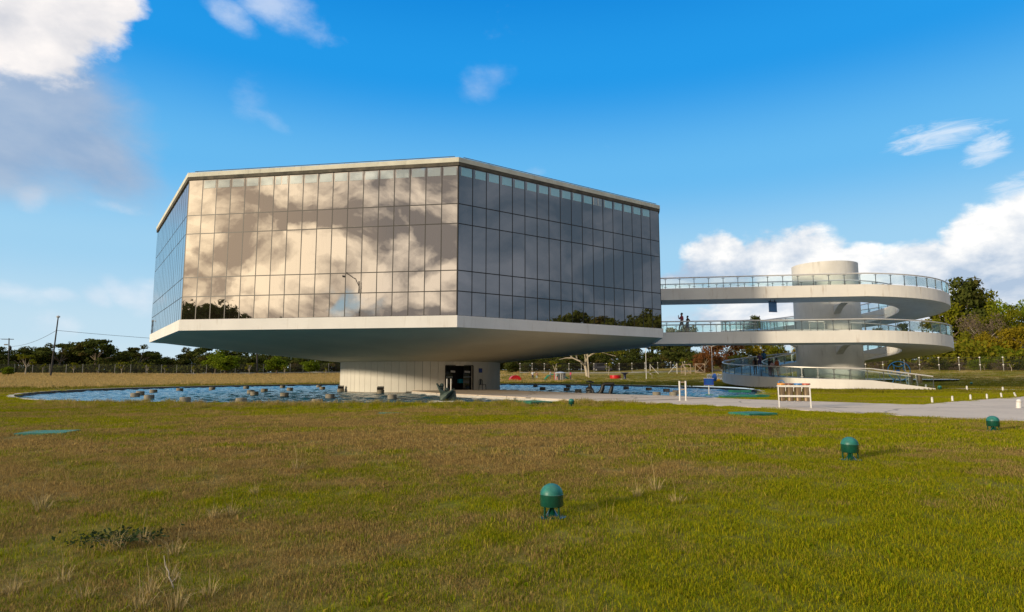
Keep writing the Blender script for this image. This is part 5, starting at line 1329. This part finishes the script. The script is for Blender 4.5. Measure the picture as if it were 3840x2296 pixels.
# scattered long stalks in the lawn
def sparse(x, y):
    return .22+3.2*max(0, 1-((x+5.7)/1.7)**2-((y-8.6)/.9)**2)+2.0*max(0, 1-((x+3.2)/.5)**2-((y-9.3)/.5)**2)+2.6*max(0, 1-((x-2.2)/1.0)**2-((y-6.9)/.6)**2)+.6*max(0, 1-((x+6)/5)**2-((y-9.5)/3)**2)+.5*max(0, 1-((x-1.9)/1.4)**2-((y-6.6)/1.2)**2)+.3*max(0, 1-((x+3)/3)**2-((y-4.6)/1.5)**2)
stalk = [tuft('grass_tuft', 24, .16, .10, .26, .0048, .8, M['straw'], 350+i, True) for i in range(4)]
scatter('lawn_stalks', wedge(3.0, 24, .6, sparse), stalk, .6, 1.2, [M['straw']], 6)
weed = [tuft('grass_tuft', 16, .07, .02, .06, .016, 1.2, M['blade'], 380+i, True) for i in range(3)]
scatter('lawn_weeds', wedge(3.0, 15, .6, lambda x, y: 2.2), weed, .7, 1.8, [M['blade']], 16)
# golden dry field beyond the pool on the left
M['field'] = blade_mat('dry_field_blade', ((.38,.29,.08), (.46,.35,.11)), ((.62,.45,.19), (.52,.36,.14)), .6)
M['farlawn'] = blade_mat('far_lawn_blade', ((.14,.15,.012), (.22,.20,.02)), ((.30,.24,.06), (.24,.18,.05)), -.1)
field = [tuft('grass_tuft', 60, .75, .25, .62, .035, .45, M['field'], 400+i) for i in range(4)]
cells = []
for y in np.arange(60, 156, 2.5):
    for x in np.arange(-150, 12, 2.5):
        h = math.degrees(math.atan2(x, y)); r = math.hypot(x-PC[0], y-PC[1])
        if r < PR+3.5 or h < -44 or y > 158-.12*abs(x)*1.2: continue
        k = sst(PR+4, PR+13, r)*(1-sst(-6, 0, h)*.85); cells.append((x, y, 2.5, .75*k+.02))
scatter('dry_field_grass', cells, field, .7, 1.2, [M['field']], 7)
flw = [tuft('grass_tuft', 60, .7, .08, .20, .03, .5, M['farlawn'], 450+i) for i in range(3)]
cells = []
for y in np.arange(44, 140, 2.5):
    for x in np.arange(-70, 125, 2.5):
        h = math.degrees(math.atan2(x, y)); r = math.hypot(x-PC[0], y-PC[1])
        if r < PR+1.2 or h > 43 or h < -43 or blocked(x, y) or math.hypot(x-TC[0], y-TC[1]) < TR: continue
        cells.append((x, y, 2.5, .8 if y < 100 else .5))
scatter('far_lawn_grass', cells, flw, .7, 1.3, [M['farlawn']], 8)

# single dry tufts and the weed patch one can point to
def straw_thing(px, py, s, i):
    q = ground_at(px, py); t = thing('grass_clump', f'straw coloured dry grass clump in the near lawn, {ordn[i]} from the left', 'grass clump', (q.x, q.y, q.z), random.random()*6, 'straw coloured grass clumps in the near lawn', s)
    obj('blades', clump_me[i % 3], t); obj('stalk', stalk_me, t)
M['strawbright'] = pbr('straw', (.42,.32,.14), .9, .25, 8)
clump_me = [tuft('blades', 46, .06, .10, .28, .0052, .8, M['strawbright'], 500+i, True) for i in range(3)]
stalk_me = MB().tube([(0,0,0),(.02,.01,.2),(.06,.02,.36)], [.003,.0025,.0012], 4).mesh('stalk', M['strawbright'])
for i, (px, py, s) in enumerate(sorted([(283,1335,1.0),(345,1322,.95),(425,1345,.9),(412,1412,.9),(362,1442,.9),(505,1448,.8),(340,1480,.8),(425,1478,.9),(100,1240,1.0),(95,1225,.9),(155,1410,.8),(520,1260,.9),(560,1250,.8),(1590,1190,1.2),(1545,1205,.9),(1640,1220,.9),(720,1140,1.2),(615,1200,.8),(30,1440,.7),(205,1455,.7)])): straw_thing(px, py, s, i)
q = ground_at(285, 1318); wd = thing('leafy_weed', 'low dark green leafy weed patch in the lawn at lower left', 'weed', q)
rng = np.random.default_rng(9); n = 300; c = np.stack([rng.normal(0, .22, n), rng.normal(0, .14, n), rng.uniform(.03, .11, n)], 1); nn = rng.normal(size=(n,3))*.6+np.array([0,0,1]); nn /= np.linalg.norm(nn, axis=1, keepdims=True)
M['weed'] = leaf_mat('weed_leaves', (.025,.045,.016), (.055,.08,.03))
obj('leaves', quad_mesh('leaves', quads(c, nn, .022*rng.uniform(.6,1.4,n), rng), rng.uniform(0,1,n), M['weed']), wd)
mb = MB(); 
for i in range(12): a = 2*PI*i/12; mb.tube([(0,0,.0),(.16*math.cos(a),.10*math.sin(a),.06),(.30*math.cos(a),.18*math.sin(a),.05)], [.004,.003,.002], 4)
part('stem', mb, M['bark'], wd)
q = ground_at(415, 1428); tw = thing('dry_twig', 'thin pale bent dry twig standing in the lawn at lower left', 'twig', q)
part('stem', MB().tube([(.02,0,0),(0,0,.05),(-.03,.01,.09),(-.035,.01,.13),(-.07,.02,.17),(-.085,.02,.25)], [.006,.006,.005,.005,.004,.003], 5), M['palebark'], tw); part('twiglet', MB().tube([(0,0,.05),(.03,0,.08),(.05,0,.13)], [.004,.003,.002], 4), M['palebark'], tw)
